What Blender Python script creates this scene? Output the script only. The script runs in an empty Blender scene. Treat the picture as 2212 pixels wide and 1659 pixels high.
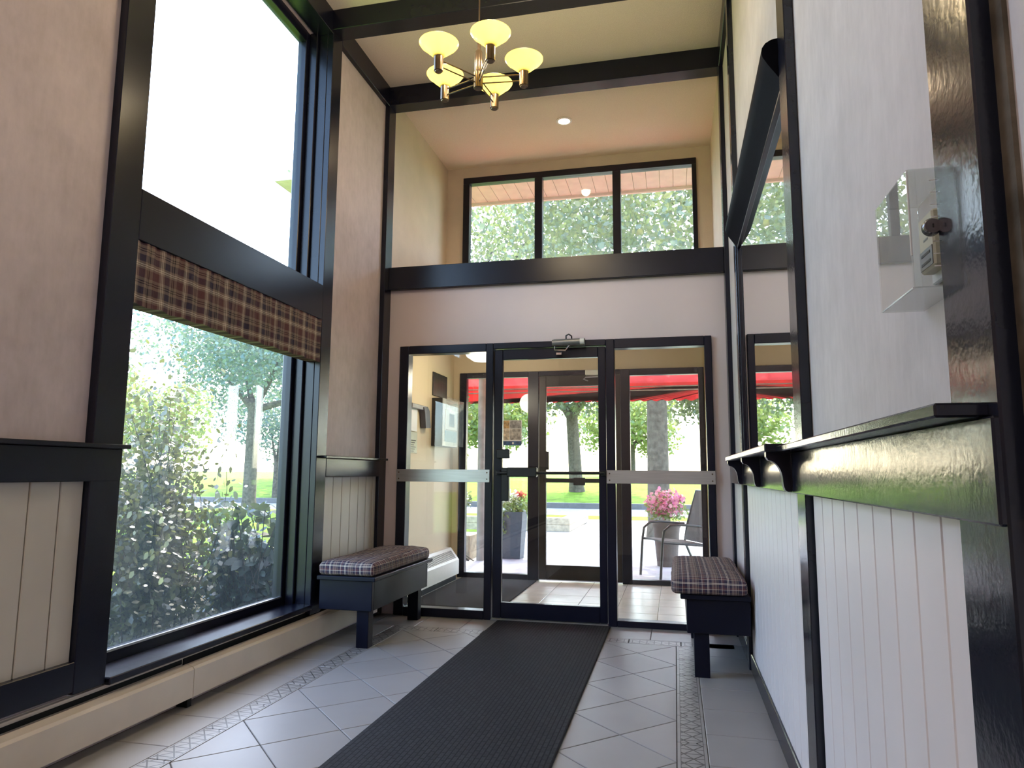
import bpy, bmesh, math, random
import numpy as np
from mathutils import Vector, Matrix
random.seed(7); np.random.seed(7)
SC = bpy.context.scene
COL = SC.collection
PI = math.pi

# ---------------------------------------------------------------- camera
CAM_H = 1.111
FPX, YAW, PITCH, ROLL = 1513.7, -0.2280039, 0.1259353, 0.0066026
cd = bpy.data.cameras.new('camera'); cam = bpy.data.objects.new('camera', cd); COL.objects.link(cam)
cd.sensor_fit = 'HORIZONTAL'; cd.sensor_width = 36.0; cd.lens = 36.0 * FPX / 2212.0
cd.clip_start = 0.02; cd.clip_end = 500
cy_, sy_ = math.cos(YAW), math.sin(YAW); cp_, sp_ = math.cos(PITCH), math.sin(PITCH)
f_ = Vector((sy_*cp_, cy_*cp_, sp_)); r0 = Vector((cy_, -sy_, 0)); u0 = r0.cross(f_)
r_ = math.cos(ROLL)*r0 + math.sin(ROLL)*u0; u_ = -math.sin(ROLL)*r0 + math.cos(ROLL)*u0
M3 = Matrix((r_, u_, -f_)).transposed()
cam.matrix_world = Matrix.Translation((0, 0, CAM_H)) @ M3.to_4x4()
SC.camera = cam

# ---------------------------------------------------------------- world, sun, exposure
W = bpy.data.worlds.new('world'); SC.world = W; W.use_nodes = True
wn = W.node_tree; wn.nodes.clear()
sky = wn.nodes.new('ShaderNodeTexSky'); sky.sky_type = 'NISHITA'; sky.sun_disc = False
sky.sun_elevation = math.radians(52); sky.sun_rotation = math.radians(-4); sky.dust_density = 3.5; sky.air_density = 1.0; sky.altitude = 600
bg = wn.nodes.new('ShaderNodeBackground'); bg.inputs['Strength'].default_value = 1.55
wo = wn.nodes.new('ShaderNodeOutputWorld')
wn.links.new(sky.outputs[0], bg.inputs[0]); wn.links.new(bg.outputs[0], wo.inputs[0])

sl = bpy.data.lights.new('sun', 'SUN'); sl.energy = 9.0; sl.angle = math.radians(0.6); sl.color = (1.0, 0.95, 0.86)
so = bpy.data.objects.new('sun', sl); COL.objects.link(so)
SUN_DIR = Vector((-0.04, 0.60, 0.80)).normalized()          # towards the sun
so.rotation_euler = (-SUN_DIR).to_track_quat('-Z', 'Y').to_euler(); so.location = (-4, 12, 15)

def portal(name, loc, sx, sy, direction):
    l = bpy.data.lights.new(name, 'AREA'); l.shape = 'RECTANGLE'; l.size = sx; l.size_y = sy; l.energy = 1
    l.cycles.is_portal = True
    o = bpy.data.objects.new(name, l); COL.objects.link(o); o.location = loc
    o.rotation_euler = Vector(direction).to_track_quat('-Z', 'Z').to_euler(); return o
portal('sky_portal', (-2.58, 3.37, 2.2), 1.8, 4.0, (1, 0, 0))
portal('sky_portal', (-0.94, 7.02, 3.75), 2.5, 1.1, (0, -1, 0))
portal('sky_portal', (-1.0, 7.52, 1.1), 2.7, 2.2, (0, -1, 0))

SC.view_settings.view_transform = 'Standard'; SC.view_settings.look = 'None'
SC.view_settings.exposure = 0.68; SC.view_settings.gamma = 1.0; SC.view_settings.use_curve_mapping = False
SC.cycles.max_bounces = 10; SC.cycles.diffuse_bounces = 5; SC.cycles.glossy_bounces = 5
SC.cycles.transparent_max_bounces = 24; SC.cycles.transmission_bounces = 6
SC.cycles.sample_clamp_indirect = 6.0; SC.cycles.caustics_reflective = False; SC.cycles.caustics_refractive = False

# ---------------------------------------------------------------- materials
class NT:
    def __init__(s, name):
        s.m = bpy.data.materials.new(name); s.m.use_nodes = True; s.t = s.m.node_tree; s.t.nodes.clear()
        s.out = s.t.nodes.new('ShaderNodeOutputMaterial')
    def n(s, typ, **kw):
        nd = s.t.nodes.new(typ)
        for k, v in kw.items(): setattr(nd, k, v)
        return nd
    def l(s, a, b): s.t.links.new(a, b)
    def val(s, nd, key, v):
        if hasattr(v, 'links'): s.l(v, nd.inputs[key])
        else: nd.inputs[key].default_value = v
    def math(s, op, a, b=0.0, c=0.0, clamp=False):
        nd = s.n('ShaderNodeMath', operation=op); nd.use_clamp = clamp
        for i, v in enumerate((a, b, c)): s.val(nd, i, v)
        return nd.outputs[0]
    def mix(s, fac, a, b, blend='MIX'):
        nd = s.n('ShaderNodeMix', data_type='RGBA', blend_type=blend)
        s.val(nd, 0, fac)
        s.val(nd, 6, a if hasattr(a, 'links') else (*a, 1)); s.val(nd, 7, b if hasattr(b, 'links') else (*b, 1))
        return nd.outputs[2]
    def noise(s, scale, detail=3, rough=0.55, vec=None, stretch=None):
        nd = s.n('ShaderNodeTexNoise'); nd.inputs['Scale'].default_value = scale; nd.inputs['Detail'].default_value = detail
        nd.inputs['Roughness'].default_value = rough
        if vec is None: vec = s.n('ShaderNodeNewGeometry').outputs['Position']
        if stretch:
            mp = s.n('ShaderNodeMapping'); mp.inputs['Scale'].default_value = stretch; s.l(vec, mp.inputs[0]); vec = mp.outputs[0]
        s.l(vec, nd.inputs['Vector']); return nd.outputs['Fac']
    def ramp(s, fac, stops, interp='LINEAR'):
        nd = s.n('ShaderNodeValToRGB'); nd.color_ramp.interpolation = interp
        e = nd.color_ramp.elements
        while len(e) < len(stops): e.new(0.5)
        for el, (p, c) in zip(e, stops):
            el.position = p; el.color = (*c, 1) if len(c) == 3 else c
        s.l(fac, nd.inputs[0]); return nd.outputs[0]
    def bump(s, h, strength=0.2, dist=0.01):
        nd = s.n('ShaderNodeBump'); nd.inputs['Strength'].default_value = strength; nd.inputs['Distance'].default_value = dist
        s.l(h, nd.inputs['Height']); return nd.outputs[0]
    def bsdf(s, color, rough=0.5, metal=0.0, normal=None, spec=0.5, **kw):
        b = s.n('ShaderNodeBsdfPrincipled')
        s.val(b, 'Base Color', color if hasattr(color, 'links') else (*color, 1)); s.val(b, 'Roughness', rough)
        b.inputs['Metallic'].default_value = metal; b.inputs['Specular IOR Level'].default_value = spec
        for k, v in kw.items(): s.val(b, k.replace('_', ' '), v)
        if normal is not None: s.l(normal, b.inputs['Normal'])
        s.l(b.outputs[0], s.out.inputs[0]); return b

def simple(name, color, rough=0.5, metal=0.0, var=0.06, scale=9, bump=0.0, bscale=60, spec=0.5):
    k = NT(name); nz = k.noise(scale)
    dark = tuple(c*(1-var*2.5) for c in color); lite = tuple(min(1, c*(1+var*2.5)) for c in color)
    c = k.ramp(nz, [(0.3, dark), (0.7, lite)])
    nrm = k.bump(k.noise(bscale), bump, 0.01) if bump else None
    k.bsdf(c, rough, metal, nrm, spec); return k.m

def enamel(name, color, rough, bump=0.06, spec=0.5):
    k = NT(name); c = k.ramp(k.noise(6), [(0.3, tuple(x*0.9 for x in color)), (0.7, tuple(x*1.1 for x in color))])
    h1 = k.noise(70, 2); h2 = k.noise(16, 2, stretch=(1, 1, 0.15))
    h = k.math('ADD', h1, k.math('MULTIPLY', h2, 1.2))
    r = k.math('ADD', k.math('MULTIPLY', k.noise(14, 3), 0.10), rough-0.05)
    k.bsdf(c, r if bump else rough, 0, k.bump(h, bump, 0.01) if bump else None, spec); return k.m
M_NAVY = enamel('navy_paint', (0.0075, 0.0085, 0.019), 0.27, 0.0, 0.36)
M_BENCH = enamel('navy_bench_paint', (0.0055, 0.0065, 0.016), 0.38, 0.0, 0.18)
M_GLOSS = enamel('navy_gloss_paint', (0.010, 0.012, 0.022), 0.16, 0.035)
M_NAVYD = enamel('navy_satin_paint', (0.006, 0.0068, 0.018), 0.30, 0.0, 0.36)
M_BRONZE = simple('bronze_door_metal', (0.032, 0.027, 0.022), 0.38, 0.2)

def wallpaper(name, base, alt):
    k = NT(name)
    a = k.noise(3.2, 5, 0.62); b = k.noise(34, 4, 0.6, stretch=(1, 1, 0.28)); c_ = k.noise(9, 4, 0.65)
    f = k.math('ADD', k.math('MULTIPLY', a, 0.55), k.math('ADD', k.math('MULTIPLY', b, 0.35), k.math('MULTIPLY', c_, 0.35)))
    col = k.ramp(f, [(0.46, alt), (0.62, base), (0.78, tuple(min(1, x*1.1) for x in base))])
    k.bsdf(col, 0.62, 0, k.bump(b, 0.25, 0.004), 0.3); return k.m
M_PAPER = wallpaper('mottled_wallpaper', (0.64, 0.535, 0.535), (0.565, 0.47, 0.465))
M_PAPER_R = wallpaper('streaked_wallpaper', (0.61, 0.56, 0.54), (0.55, 0.505, 0.487))
M_OVERDOOR = simple('smooth_wall_panel', (0.76, 0.635, 0.625), 0.5, var=0.01, scale=2)
M_CREAM = simple('cream_wall_paint', (0.72, 0.585, 0.385), 0.55, var=0.01, scale=2)
M_ALCOVE = simple('alcove_wall_paint', (0.64, 0.545, 0.44), 0.6, var=0.02, scale=4, bump=0.15, bscale=80)
k = NT('stippled_ceiling'); nz = k.noise(180, 3)
k.bsdf(k.ramp(nz, [(0.3, (0.76, 0.66, 0.55)), (0.7, (0.86, 0.755, 0.64))]), 0.8, 0, k.bump(nz, 0.5, 0.006), 0.2); M_CEIL = k.m
M_PLANK = simple('wainscot_paint', (0.62, 0.56, 0.49), 0.42, var=0.015, scale=3)
M_PLANKR = simple('wainscot_paint_white', (0.78, 0.715, 0.69), 0.40, var=0.012, scale=3)
M_GAP = simple('groove_shadow_board', (0.22, 0.19, 0.17), 0.8)
M_HEATER = simple('heater_enamel', (0.74, 0.645, 0.55), 0.38, var=0.02, scale=5)
M_HEATERW = simple('white_heater_enamel', (0.80, 0.78, 0.70), 0.35, var=0.01)
M_BLACK = simple('black_plastic', (0.012, 0.012, 0.013), 0.4)
M_DARK = simple('dark_cavity', (0.006, 0.006, 0.006), 0.9)
M_WHITE = simple('white_paint', (0.80, 0.79, 0.77), 0.5, var=0.01)
M_ALU = NT('brushed_aluminium')
nz = M_ALU.noise(40, 3, stretch=(0.15, 1, 6)); M_ALU.bsdf(M_ALU.ramp(nz, [(0.2, (0.50, 0.49, 0.48)), (0.8, (0.66, 0.65, 0.64))]), 0.36, 0.85); M_ALU = M_ALU.m
M_ALUG = simple('grey_closer_metal', (0.28, 0.28, 0.28), 0.4, 0.6)
M_CHROME = simple('chrome', (0.7, 0.68, 0.64), 0.12, 1.0, var=0.01)
M_BRASSD = simple('aged_bronze', (0.16, 0.115, 0.075), 0.30, 0.85, var=0.1)
k = NT('mirror_silver'); nz = k.noise(1.5); k.bsdf(k.ramp(nz, [(0, (0.86, 0.87, 0.86)), (1, (0.90, 0.91, 0.90))]), 0.012, 1.0); M_MIRROR = k.m

def glass(name, tint=(0.97, 0.985, 0.98), dust_haze=0.0, dust_haze_col=(0.75, 0.85, 0.88), refl=1.0):
    k = NT(name)
    tr = k.n('ShaderNodeBsdfTransparent'); tr.inputs[0].default_value = (*tint, 1)
    gl = k.n('ShaderNodeBsdfGlossy'); gl.inputs['Roughness'].default_value = 0.0
    g = k.n('ShaderNodeNewGeometry'); dt = k.n('ShaderNodeVectorMath', operation='DOT_PRODUCT'); k.l(g.outputs['Normal'], dt.inputs[0]); k.l(g.outputs['Incoming'], dt.inputs[1])
    om = k.math('SUBTRACT', 1.0, k.math('ABSOLUTE', dt.outputs['Value']), clamp=True)
    f = k.math('MULTIPLY', k.math('ADD', 0.04, k.math('MULTIPLY', k.math('POWER', om, 5.0), 0.96)), refl, clamp=True)   # Schlick, same on both faces
    mx = k.n('ShaderNodeMixShader'); k.l(f, mx.inputs[0]); k.l(tr.outputs[0], mx.inputs[1]); k.l(gl.outputs[0], mx.inputs[2])
    last = mx.outputs[0]
    if dust_haze:
        tl = k.n('ShaderNodeBsdfTranslucent'); tl.inputs[0].default_value = (*dust_haze_col, 1)  # pale veil: glass dust plus glare haze put into the colour
        d = k.math('MULTIPLY', k.ramp(k.noise(7, 5), [(0.3, (0.6,)*3), (0.7, (1,)*3)]), dust_haze)
        m2 = k.n('ShaderNodeMixShader'); k.l(d, m2.inputs[0]); k.l(last, m2.inputs[1]); k.l(tl.outputs[0], m2.inputs[2]); last = m2.outputs[0]
    k.l(last, k.out.inputs[0]); return k.m
M_GLASS = glass('clear_glass')
M_GLASSD = glass('dusty_window_glass', (0.97, 0.99, 0.99), 0.016)
M_GLASSC = glass('dusty_high_window_glass', (0.96, 0.99, 0.99), 0.045)
M_ACRYL = glass('clear_acrylic', (0.95, 0.96, 0.95), 0.03, (0.8, 0.8, 0.8), 1.3)

# tile
k = NT('grey_floor_tile'); g = k.n('ShaderNodeObjectInfo')
tone = k.math('ADD', k.math('MULTIPLY', g.outputs['Random'], 0.10), -0.05)
nz = k.noise(3.5, 3, 0.5); c = k.ramp(nz, [(0.2, (0.29, 0.28, 0.27)), (0.8, (0.325, 0.315, 0.305))])
hsv = k.n('ShaderNodeHueSaturation'); k.l(c, hsv.inputs['Color']); k.l(k.math('ADD', tone, 1.0), hsv.inputs['Value'])
k.bsdf(hsv.outputs[0], 0.42, 0, k.bump(k.noise(9, 2), 0.03, 0.01), 0.33); M_TILE = k.m
M_VTILE = simple('cream_vestibule_tile', (0.60, 0.585, 0.50), 0.28, var=0.04)
M_GROUT = simple('grout', (0.075, 0.07, 0.062), 0.9, var=0.1, scale=30)
# border tile with an incised lattice print
k = NT('border_tile'); tc = k.n('ShaderNodeTexCoord'); sx = k.n('ShaderNodeSeparateXYZ'); k.l(tc.outputs['Object'], sx.inputs[0])
def stripes(k, v, period, width):
    fr = k.math('FRACT', k.math('DIVIDE', v, period)); return k.math('LESS_THAN', fr, width)
u = sx.outputs[0]; v = sx.outputs[1]
l1 = stripes(k, k.math('ADD', u, k.math('MULTIPLY', v, 0.8)), 0.075, 0.10)
l2 = stripes(k, k.math('SUBTRACT', u, k.math('MULTIPLY', v, 0.8)), 0.075, 0.10)
l3 = stripes(k, v, 0.0475, 0.13)
edge = k.math('GREATER_THAN', k.math('ABSOLUTE', u), 0.044)
ln = k.math('MAXIMUM', k.math('MAXIMUM', l1, l2), l3); ln = k.math('MAXIMUM', k.math('MULTIPLY', ln, k.math('SUBTRACT', 1.0, edge)), k.math('MULTIPLY', edge, k.math('LESS_THAN', k.math('ABSOLUTE', u), 0.0465)))
nz = k.noise(7, 5); base = k.ramp(nz, [(0.3, (0.275, 0.265, 0.25)), (0.7, (0.33, 0.318, 0.303))])
col = k.mix(k.math('MULTIPLY', ln, 0.92), base, (0.035, 0.033, 0.03))
k.bsdf(col, 0.42, 0, k.bump(k.math('SUBTRACT', 1.0, ln), 0.25, 0.002), 0.5); M_BORDER = k.m

# rubber mats
k = NT('ribbed_mat'); br = k.n('ShaderNodeTexBrick'); br.inputs['Scale'].default_value = 1.0
tc = k.n('ShaderNodeTexCoord'); mp = k.n('ShaderNodeMapping'); mp.inputs['Rotation'].default_value = (0, 0, PI/2); k.l(tc.outputs['Object'], mp.inputs[0]); k.l(mp.outputs[0], br.inputs[0])
br.inputs['Brick Width'].default_value = 0.05; br.inputs['Row Height'].default_value = 0.021; br.inputs['Mortar Size'].default_value = 0.0035; br.inputs['Mortar Smooth'].default_value = 0.4
br.inputs['Color1'].default_value = (0.022, 0.022, 0.025, 1); br.inputs['Color2'].default_value = (0.030, 0.030, 0.034, 1); br.inputs['Mortar'].default_value = (0.010, 0.010, 0.012, 1)
fuzz = k.noise(260, 2)
h = k.math('ADD', k.math('MULTIPLY', br.outputs['Fac'], -1.0), k.math('MULTIPLY', fuzz, 0.5))
k.bsdf(br.outputs[0], 0.85, 0, k.bump(h, 0.6, 0.006), 0.25); M_MAT = k.m
k = NT('coir_black_mat'); nz = k.noise(240, 3); k.bsdf(k.ramp(nz, [(0.3, (0.012, 0.012, 0.012)), (0.7, (0.05, 0.05, 0.05))]), 0.95, 0, k.bump(nz, 0.7, 0.006), 0.2); M_VMAT = k.m

# plaid cloth driven by UVs in metres
def plaid(name, dim=1.0, coarse=False, period=0.105):
    k = NT(name); uv = k.n('ShaderNodeUVMap'); s = k.n('ShaderNodeSeparateXYZ'); k.l(uv.outputs[0], s.inputs[0])
    navy = (0.045*dim, 0.035*dim, 0.065*dim); mar = (0.14*dim, 0.055*dim, 0.060*dim); crm = (0.88*dim, 0.76*dim, 0.62*dim); tan = (0.30*dim, 0.22*dim, 0.18*dim); blk = (0.012, 0.010, 0.014)
    st = [(0.0, navy), (0.14, crm), (0.17, navy), (0.20, crm), (0.23, navy), (0.36, tan), (0.48, mar), (0.52, tan), (0.62, blk), (0.66, tan), (0.70, blk), (0.73, navy), (0.86, crm), (0.885, mar)]
    if coarse: st = [(0.0, mar), (0.26, tan), (0.33, crm), (0.355, tan), (0.39, crm), (0.415, tan), (0.49, navy), (0.70, tan), (0.80, blk), (0.83, tan), (0.87, blk), (0.90, tan)]
    cols = []
    for o, per in ((s.outputs[0], period), (s.outputs[1], period*0.92)):
        cols.append(k.ramp(k.math('FRACT', k.math('DIVIDE', k.math('ADD', o, 10.0), per)), st, 'CONSTANT'))
    nd = k.mix(0.5, cols[0], cols[1])
    wv = k.noise(420, 2); nd = k.mix(0.15, nd, k.ramp(wv, [(0.3, (0.2,)*3), (0.7, (1,)*3)]), 'MULTIPLY')
    k.bsdf(nd, 0.8, 0, k.bump(k.math('ADD', k.noise(20, 3), k.math('MULTIPLY', wv, 0.2)), 0.25, 0.02), 0.3); return k.m
M_PLAID = plaid('plaid_cushion_cloth')
k = None
M_PLAIDV = plaid('plaid_valance_cloth', 0.95, True, period=0.16)

# lamp materials
k = NT('amber_lamp_glass')
df = k.n('ShaderNodeBsdfTranslucent'); df.inputs[0].default_value = (0.34, 0.275, 0.056, 1)
gl = k.n('ShaderNodeBsdfGlossy'); gl.inputs['Roughness'].default_value = 0.25
em = k.n('ShaderNodeEmission'); em.inputs[0].default_value = (1.0, 0.74, 0.16, 1); em.inputs[1].default_value = 0.06
rib = k.math('ADD', k.math('MULTIPLY', k.noise(3), 0.1), 0.08)
a = k.n('ShaderNodeMixShader'); k.l(rib, a.inputs[0]); k.l(df.outputs[0], a.inputs[1]); k.l(gl.outputs[0], a.inputs[2])
b = k.n('ShaderNodeAddShader'); k.l(a.outputs[0], b.inputs[0]); k.l(em.outputs[0], b.inputs[1]); k.l(b.outputs[0], k.out.inputs[0]); M_SHADE = k.m
def emis(name, col, st):
    k = NT(name); e = k.n('ShaderNodeEmission'); e.inputs[1].default_value = st
    c = k.ramp(k.noise(2), [(0, col), (1, col)]); k.l(c, e.inputs[0]); k.l(e.outputs[0], k.out.inputs[0]); return k.m
M_BULB = emis('lit_bulb', (1.0, 0.86, 0.55), 12.0)
M_DOWN = emis('lit_downlight', (1.0, 0.80, 0.50), 14.0)
M_LOBBYFILL = emis('lit_ceiling_panel', (1.0, 0.93, 0.85), 16.0)  # glow of the added lobby fill lamps

# outdoors
def leafmat(name, c1, c2, trans=0.45, gloss=0.12):
    k = NT(name); g = k.n('ShaderNodeNewGeometry')
    c = k.ramp(g.outputs['Random Per Island'], [(0, c1), (1, c2)])
    d = k.n('ShaderNodeBsdfDiffuse'); t = k.n('ShaderNodeBsdfTranslucent'); gl = k.n('ShaderNodeBsdfGlossy'); gl.inputs['Roughness'].default_value = 0.32
    k.l(c, d.inputs[0]); k.l(k.mix(0.4, c, (0.42, 0.48, 0.12)), t.inputs[0])
    m1 = k.n('ShaderNodeMixShader'); m1.inputs[0].default_value = trans; k.l(d.outputs[0], m1.inputs[1]); k.l(t.outputs[0], m1.inputs[2])
    m2 = k.n('ShaderNodeMixShader'); m2.inputs[0].default_value = gloss; k.l(m1.outputs[0], m2.inputs[1]); k.l(gl.outputs[0], m2.inputs[2])
    k.l(m2.outputs[0], k.out.inputs[0]); return k.m
M_LEAF = leafmat('bush_leaf', (0.022, 0.026, 0.008), (0.095, 0.09, 0.028), 0.25, 0.11)
M_LEAFB = leafmat('bluish_leaf', (0.025, 0.05, 0.042), (0.06, 0.095, 0.08), 0.2, 0.12)
M_LEAFT = leafmat('tree_leaf', (0.06, 0.085, 0.055), (0.15, 0.18, 0.10), 0.3, 0.06)
M_LEAFP = leafmat('spruce_needle', (0.08, 0.14, 0.13), (0.16, 0.24, 0.22), 0.25, 0.05)
M_LIME = leafmat('lime_leaf', (0.14, 0.19, 0.06), (0.26, 0.32, 0.10), 0.4, 0.05)
M_PETALP = leafmat('pink_petal', (0.65, 0.10, 0.30), (0.90, 0.45, 0.60), 0.4, 0.02)
M_PETALW = leafmat('white_petal', (0.70, 0.70, 0.65), (0.90, 0.88, 0.85), 0.4, 0.02)
M_PETALR = leafmat('red_petal', (0.60, 0.05, 0.08), (0.80, 0.15, 0.15), 0.4, 0.02)
M_BARK = simple('bark', (0.12, 0.098, 0.075), 0.95, var=0.15, scale=12, bump=0.6, bscale=25, spec=0.05)
M_TWIG = simple('twig_bark', (0.05, 0.038, 0.027), 0.8, var=0.1)
M_GRASS = simple('lawn_grass', (0.12, 0.215, 0.018), 0.9, var=0.15, scale=3, bump=0.4, bscale=70, spec=0.05)
M_SOIL = simple('garden_soil', (0.045, 0.036, 0.022), 0.95, var=0.2, scale=8, bump=0.5, bscale=40, spec=0.05)
M_CONC = simple('patio_concrete', (0.37, 0.34, 0.325), 0.8, var=0.07, scale=2, bump=0.15, bscale=60)
M_ASPH = simple('asphalt', (0.22, 0.22, 0.23), 0.9, var=0.07, scale=3)
M_KERB = simple('kerb_concrete', (0.15, 0.14, 0.135), 0.85)
M_TIMBER = simple('timber_edging', (0.42, 0.33, 0.22), 0.7, var=0.12, scale=14)
M_SOFFIT = simple('pink_soffit_board', (0.50, 0.365, 0.41), 0.7, var=0.03)
M_STUCCO = simple('exterior_stucco', (0.55, 0.48, 0.42), 0.9)
M_POST = simple('weathered_post', (0.22, 0.18, 0.15), 0.7, var=0.1)
M_PLANTER = simple('slate_planter', (0.055, 0.062, 0.078), 0.55, var=0.08, scale=40)
M_TERRA = simple('clay_pot', (0.10, 0.07, 0.055), 0.75, var=0.08)
M_TINPOT = simple('galvanised_pot', (0.45, 0.45, 0.44), 0.5, 0.3)
M_CHAIRF = simple('chair_frame_metal', (0.07, 0.065, 0.06), 0.4, 0.4)
M_SLING = simple('chair_sling', (0.11, 0.105, 0.09), 0.8, bump=0.3, bscale=300)
k = NT('red_awning_fabric'); c = k.ramp(k.noise(3), [(0.3, (0.62, 0.06, 0.07)), (0.7, (0.80, 0.13, 0.13))])
d = k.n('ShaderNodeBsdfDiffuse'); t = k.n('ShaderNodeBsdfTranslucent'); k.l(c, d.inputs[0]); k.l(c, t.inputs[0])
m1 = k.n('ShaderNodeMixShader'); m1.inputs[0].default_value = 0.5; k.l(d.outputs[0], m1.inputs[1]); k.l(t.outputs[0], m1.inputs[2]); k.l(m1.outputs[0], k.out.inputs[0]); M_AWN = k.m

# ---------------------------------------------------------------- mesh helpers (world coordinates in, parent offset taken out)
def wloc(o):
    v = Vector((0, 0, 0))
    while o is not None: v = v + o.location; o = o.parent
    return v
def emit(bm, name, mat, parent=None, base=None, smooth=False):
    me = bpy.data.meshes.new(name); bm.normal_update(); bm.to_mesh(me); bm.free()
    o = bpy.data.objects.new(name, me); COL.objects.link(o)
    me.materials.append(mat)
    if parent is not None: o.parent = parent; off = wloc(parent)
    else: off = Vector(base) if base else Vector((0, 0, 0))
    if parent is None: o.location = off
    me.transform(Matrix.Translation(-off))
    if smooth:
        me.polygons.foreach_set('use_smooth', [True]*len(me.polygons))
        me.set_sharp_from_angle(angle=math.radians(38))
    return o
def tag(o, label=None, cat=None, group=None, kind=None):
    if label: o['label'] = label
    if cat: o['category'] = cat
    if group: o['group'] = group
    if kind: o['kind'] = kind
    return o
def empty(name, loc, label, cat, group=None, kind=None):
    o = bpy.data.objects.new(name, None); COL.objects.link(o); o.location = loc; o.empty_display_size = 0.1
    return tag(o, label, cat, group, kind)
def bbox(bm, x0, x1, y0, y1, z0, z1, bev=0.0, seg=1):
    vs = [bm.verts.new((x, y, z)) for x in (x0, x1) for y in (y0, y1) for z in (z0, z1)]
    F = [(0, 1, 3, 2), (4, 6, 7, 5), (0, 4, 5, 1), (2, 3, 7, 6), (0, 2, 6, 4), (1, 5, 7, 3)]
    fs = [bm.faces.new([vs[i] for i in f]) for f in F]
    if bev:
        es = list({e for f in fs for e in f.edges})
        bmesh.ops.bevel(bm, geom=es, offset=bev, segments=seg, affect='EDGES', profile=0.5)
def box(name, x0, x1, y0, y1, z0, z1, mat, parent=None, bev=0.0, base=None, seg=1):
    bm = bmesh.new(); bbox(bm, x0, x1, y0, y1, z0, z1, bev, seg)
    return emit(bm, name, mat, parent, base)
def boxes(name, lst, mat, parent=None, bev=0.0, base=None):
    bm = bmesh.new()
    for b in lst: bbox(bm, *b, bev)
    return emit(bm, name, mat, parent, base)
def extrude_profile(bm, pts, axis, a0, a1):
    """closed 2-D profile swept along an axis. axis 'y': pts are (x,z); 'x': (y,z); 'z': (x,y)"""
    def P(p, a): return {'y': (p[0], a, p[1]), 'x': (a, p[0], p[1]), 'z': (p[0], p[1], a)}[axis]
    A = [bm.verts.new(P(p, a0)) for p in pts]; B = [bm.verts.new(P(p, a1)) for p in pts]; n = len(pts)
    for i in range(n): bm.faces.new((A[i], A[(i+1) % n], B[(i+1) % n], B[i]))
    bm.faces.new(A[::-1]); bm.faces.new(B)
    bmesh.ops.recalc_face_normals(bm, faces=bm.faces[:])
def profile(name, pts, axis, a0, a1, mat, parent=None, base=None, smooth=False):
    bm = bmesh.new(); extrude_profile(bm, pts, axis, a0, a1); return emit(bm, name, mat, parent, base, smooth)
def tube_bm(bm, path, rads, n=10, cap=True):
    path = [Vector(p) for p in path]
    if not hasattr(rads, '__len__'): rads = [rads]*len(path)
    rings = []; prev = None
    for i, p in enumerate(path):
        t = (path[min(i+1, len(path)-1)] - path[max(i-1, 0)]).normalized()
        ref = prev if prev is not None else (Vector((1, 0, 0)) if abs(t.x) < 0.8 else Vector((0, 0, 1)))
        a = (ref - t*ref.dot(t)).normalized(); b = t.cross(a); prev = a
        rings.append([bm.verts.new(p + (a*math.cos(2*PI*j/n) + b*math.sin(2*PI*j/n))*rads[i]) for j in range(n)])
    for i in range(len(rings)-1):
        for j in range(n): bm.faces.new((rings[i][j], rings[i][(j+1) % n], rings[i+1][(j+1) % n], rings[i+1][j]))
    if cap: bm.faces.new(rings[0][::-1]); bm.faces.new(rings[-1])
def tube(name, path, rads, mat, parent=None, n=10, base=None):
    bm = bmesh.new(); tube_bm(bm, path, rads, n); return emit(bm, name, mat, parent, base, True)
def lathe(name, prof, c, mat, parent=None, n=32, base=None, closed=False):
    bm = bmesh.new(); rings = []
    for r, z in prof: rings.append([bm.verts.new((c[0]+r*math.cos(2*PI*j/n), c[1]+r*math.sin(2*PI*j/n), c[2]+z)) for j in range(n)])
    for i in range(len(rings)-1):
        for j in range(n): bm.faces.new((rings[i][j], rings[i][(j+1) % n], rings[i+1][(j+1) % n], rings[i+1][j]))
    if closed: bm.faces.new(rings[0][::-1]); bm.faces.new(rings[-1])
    return emit(bm, name, mat, parent, base, True)
def raw_mesh(name, V, nper, mat, parent=None, base=None):
    """V: (N, nper, 3) array of separate polygons"""
    V = np.asarray(V, dtype=np.float32); N = V.shape[0]
    off = np.array(wloc(parent) if parent is not None else (base or (0, 0, 0)), dtype=np.float32)
    me = bpy.data.meshes.new(name); me.vertices.add(N*nper); me.loops.add(N*nper); me.polygons.add(N)
    me.vertices.foreach_set('co', (V-off).reshape(-1)); me.loops.foreach_set('vertex_index', np.arange(N*nper, dtype=np.int32))
    me.polygons.foreach_set('loop_start', np.arange(0, N*nper, nper, dtype=np.int32)); me.polygons.foreach_set('loop_total', np.full(N, nper, dtype=np.int32))
    me.update(calc_edges=True); me.materials.append(mat)
    o = bpy.data.objects.new(name, me); COL.objects.link(o)
    if parent is not None: o.parent = parent
    else: o.location = off.tolist()
    return o
def leaves(P, size, aspect=0.55, jitter=0.35, up=0.3):
    """diamond-ish six-point leaves at points P with random facing"""
    P = np.asarray(P, float); N = len(P)
    d = np.random.normal(size=(N, 3)); d[:, 2] -= up*0.6; d /= np.linalg.norm(d, axis=1)[:, None]
    nrm = np.random.normal(size=(N, 3)); nrm[:, 2] += up*2; s = np.cross(d, nrm); s /= np.linalg.norm(s, axis=1)[:, None]+1e-9
    L = size*(1+jitter*(np.random.rand(N)*2-1)); L = L[:, None]
    a = P; b = P+d*L*0.35+s*L*aspect*0.5; c = P+d*L*0.75+s*L*aspect*0.38; e = P+d*L; f = P+d*L*0.75-s*L*aspect*0.38; g = P+d*L*0.35-s*L*aspect*0.5
    return np.stack([a, b, c, e, f, g], axis=1)
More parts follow.
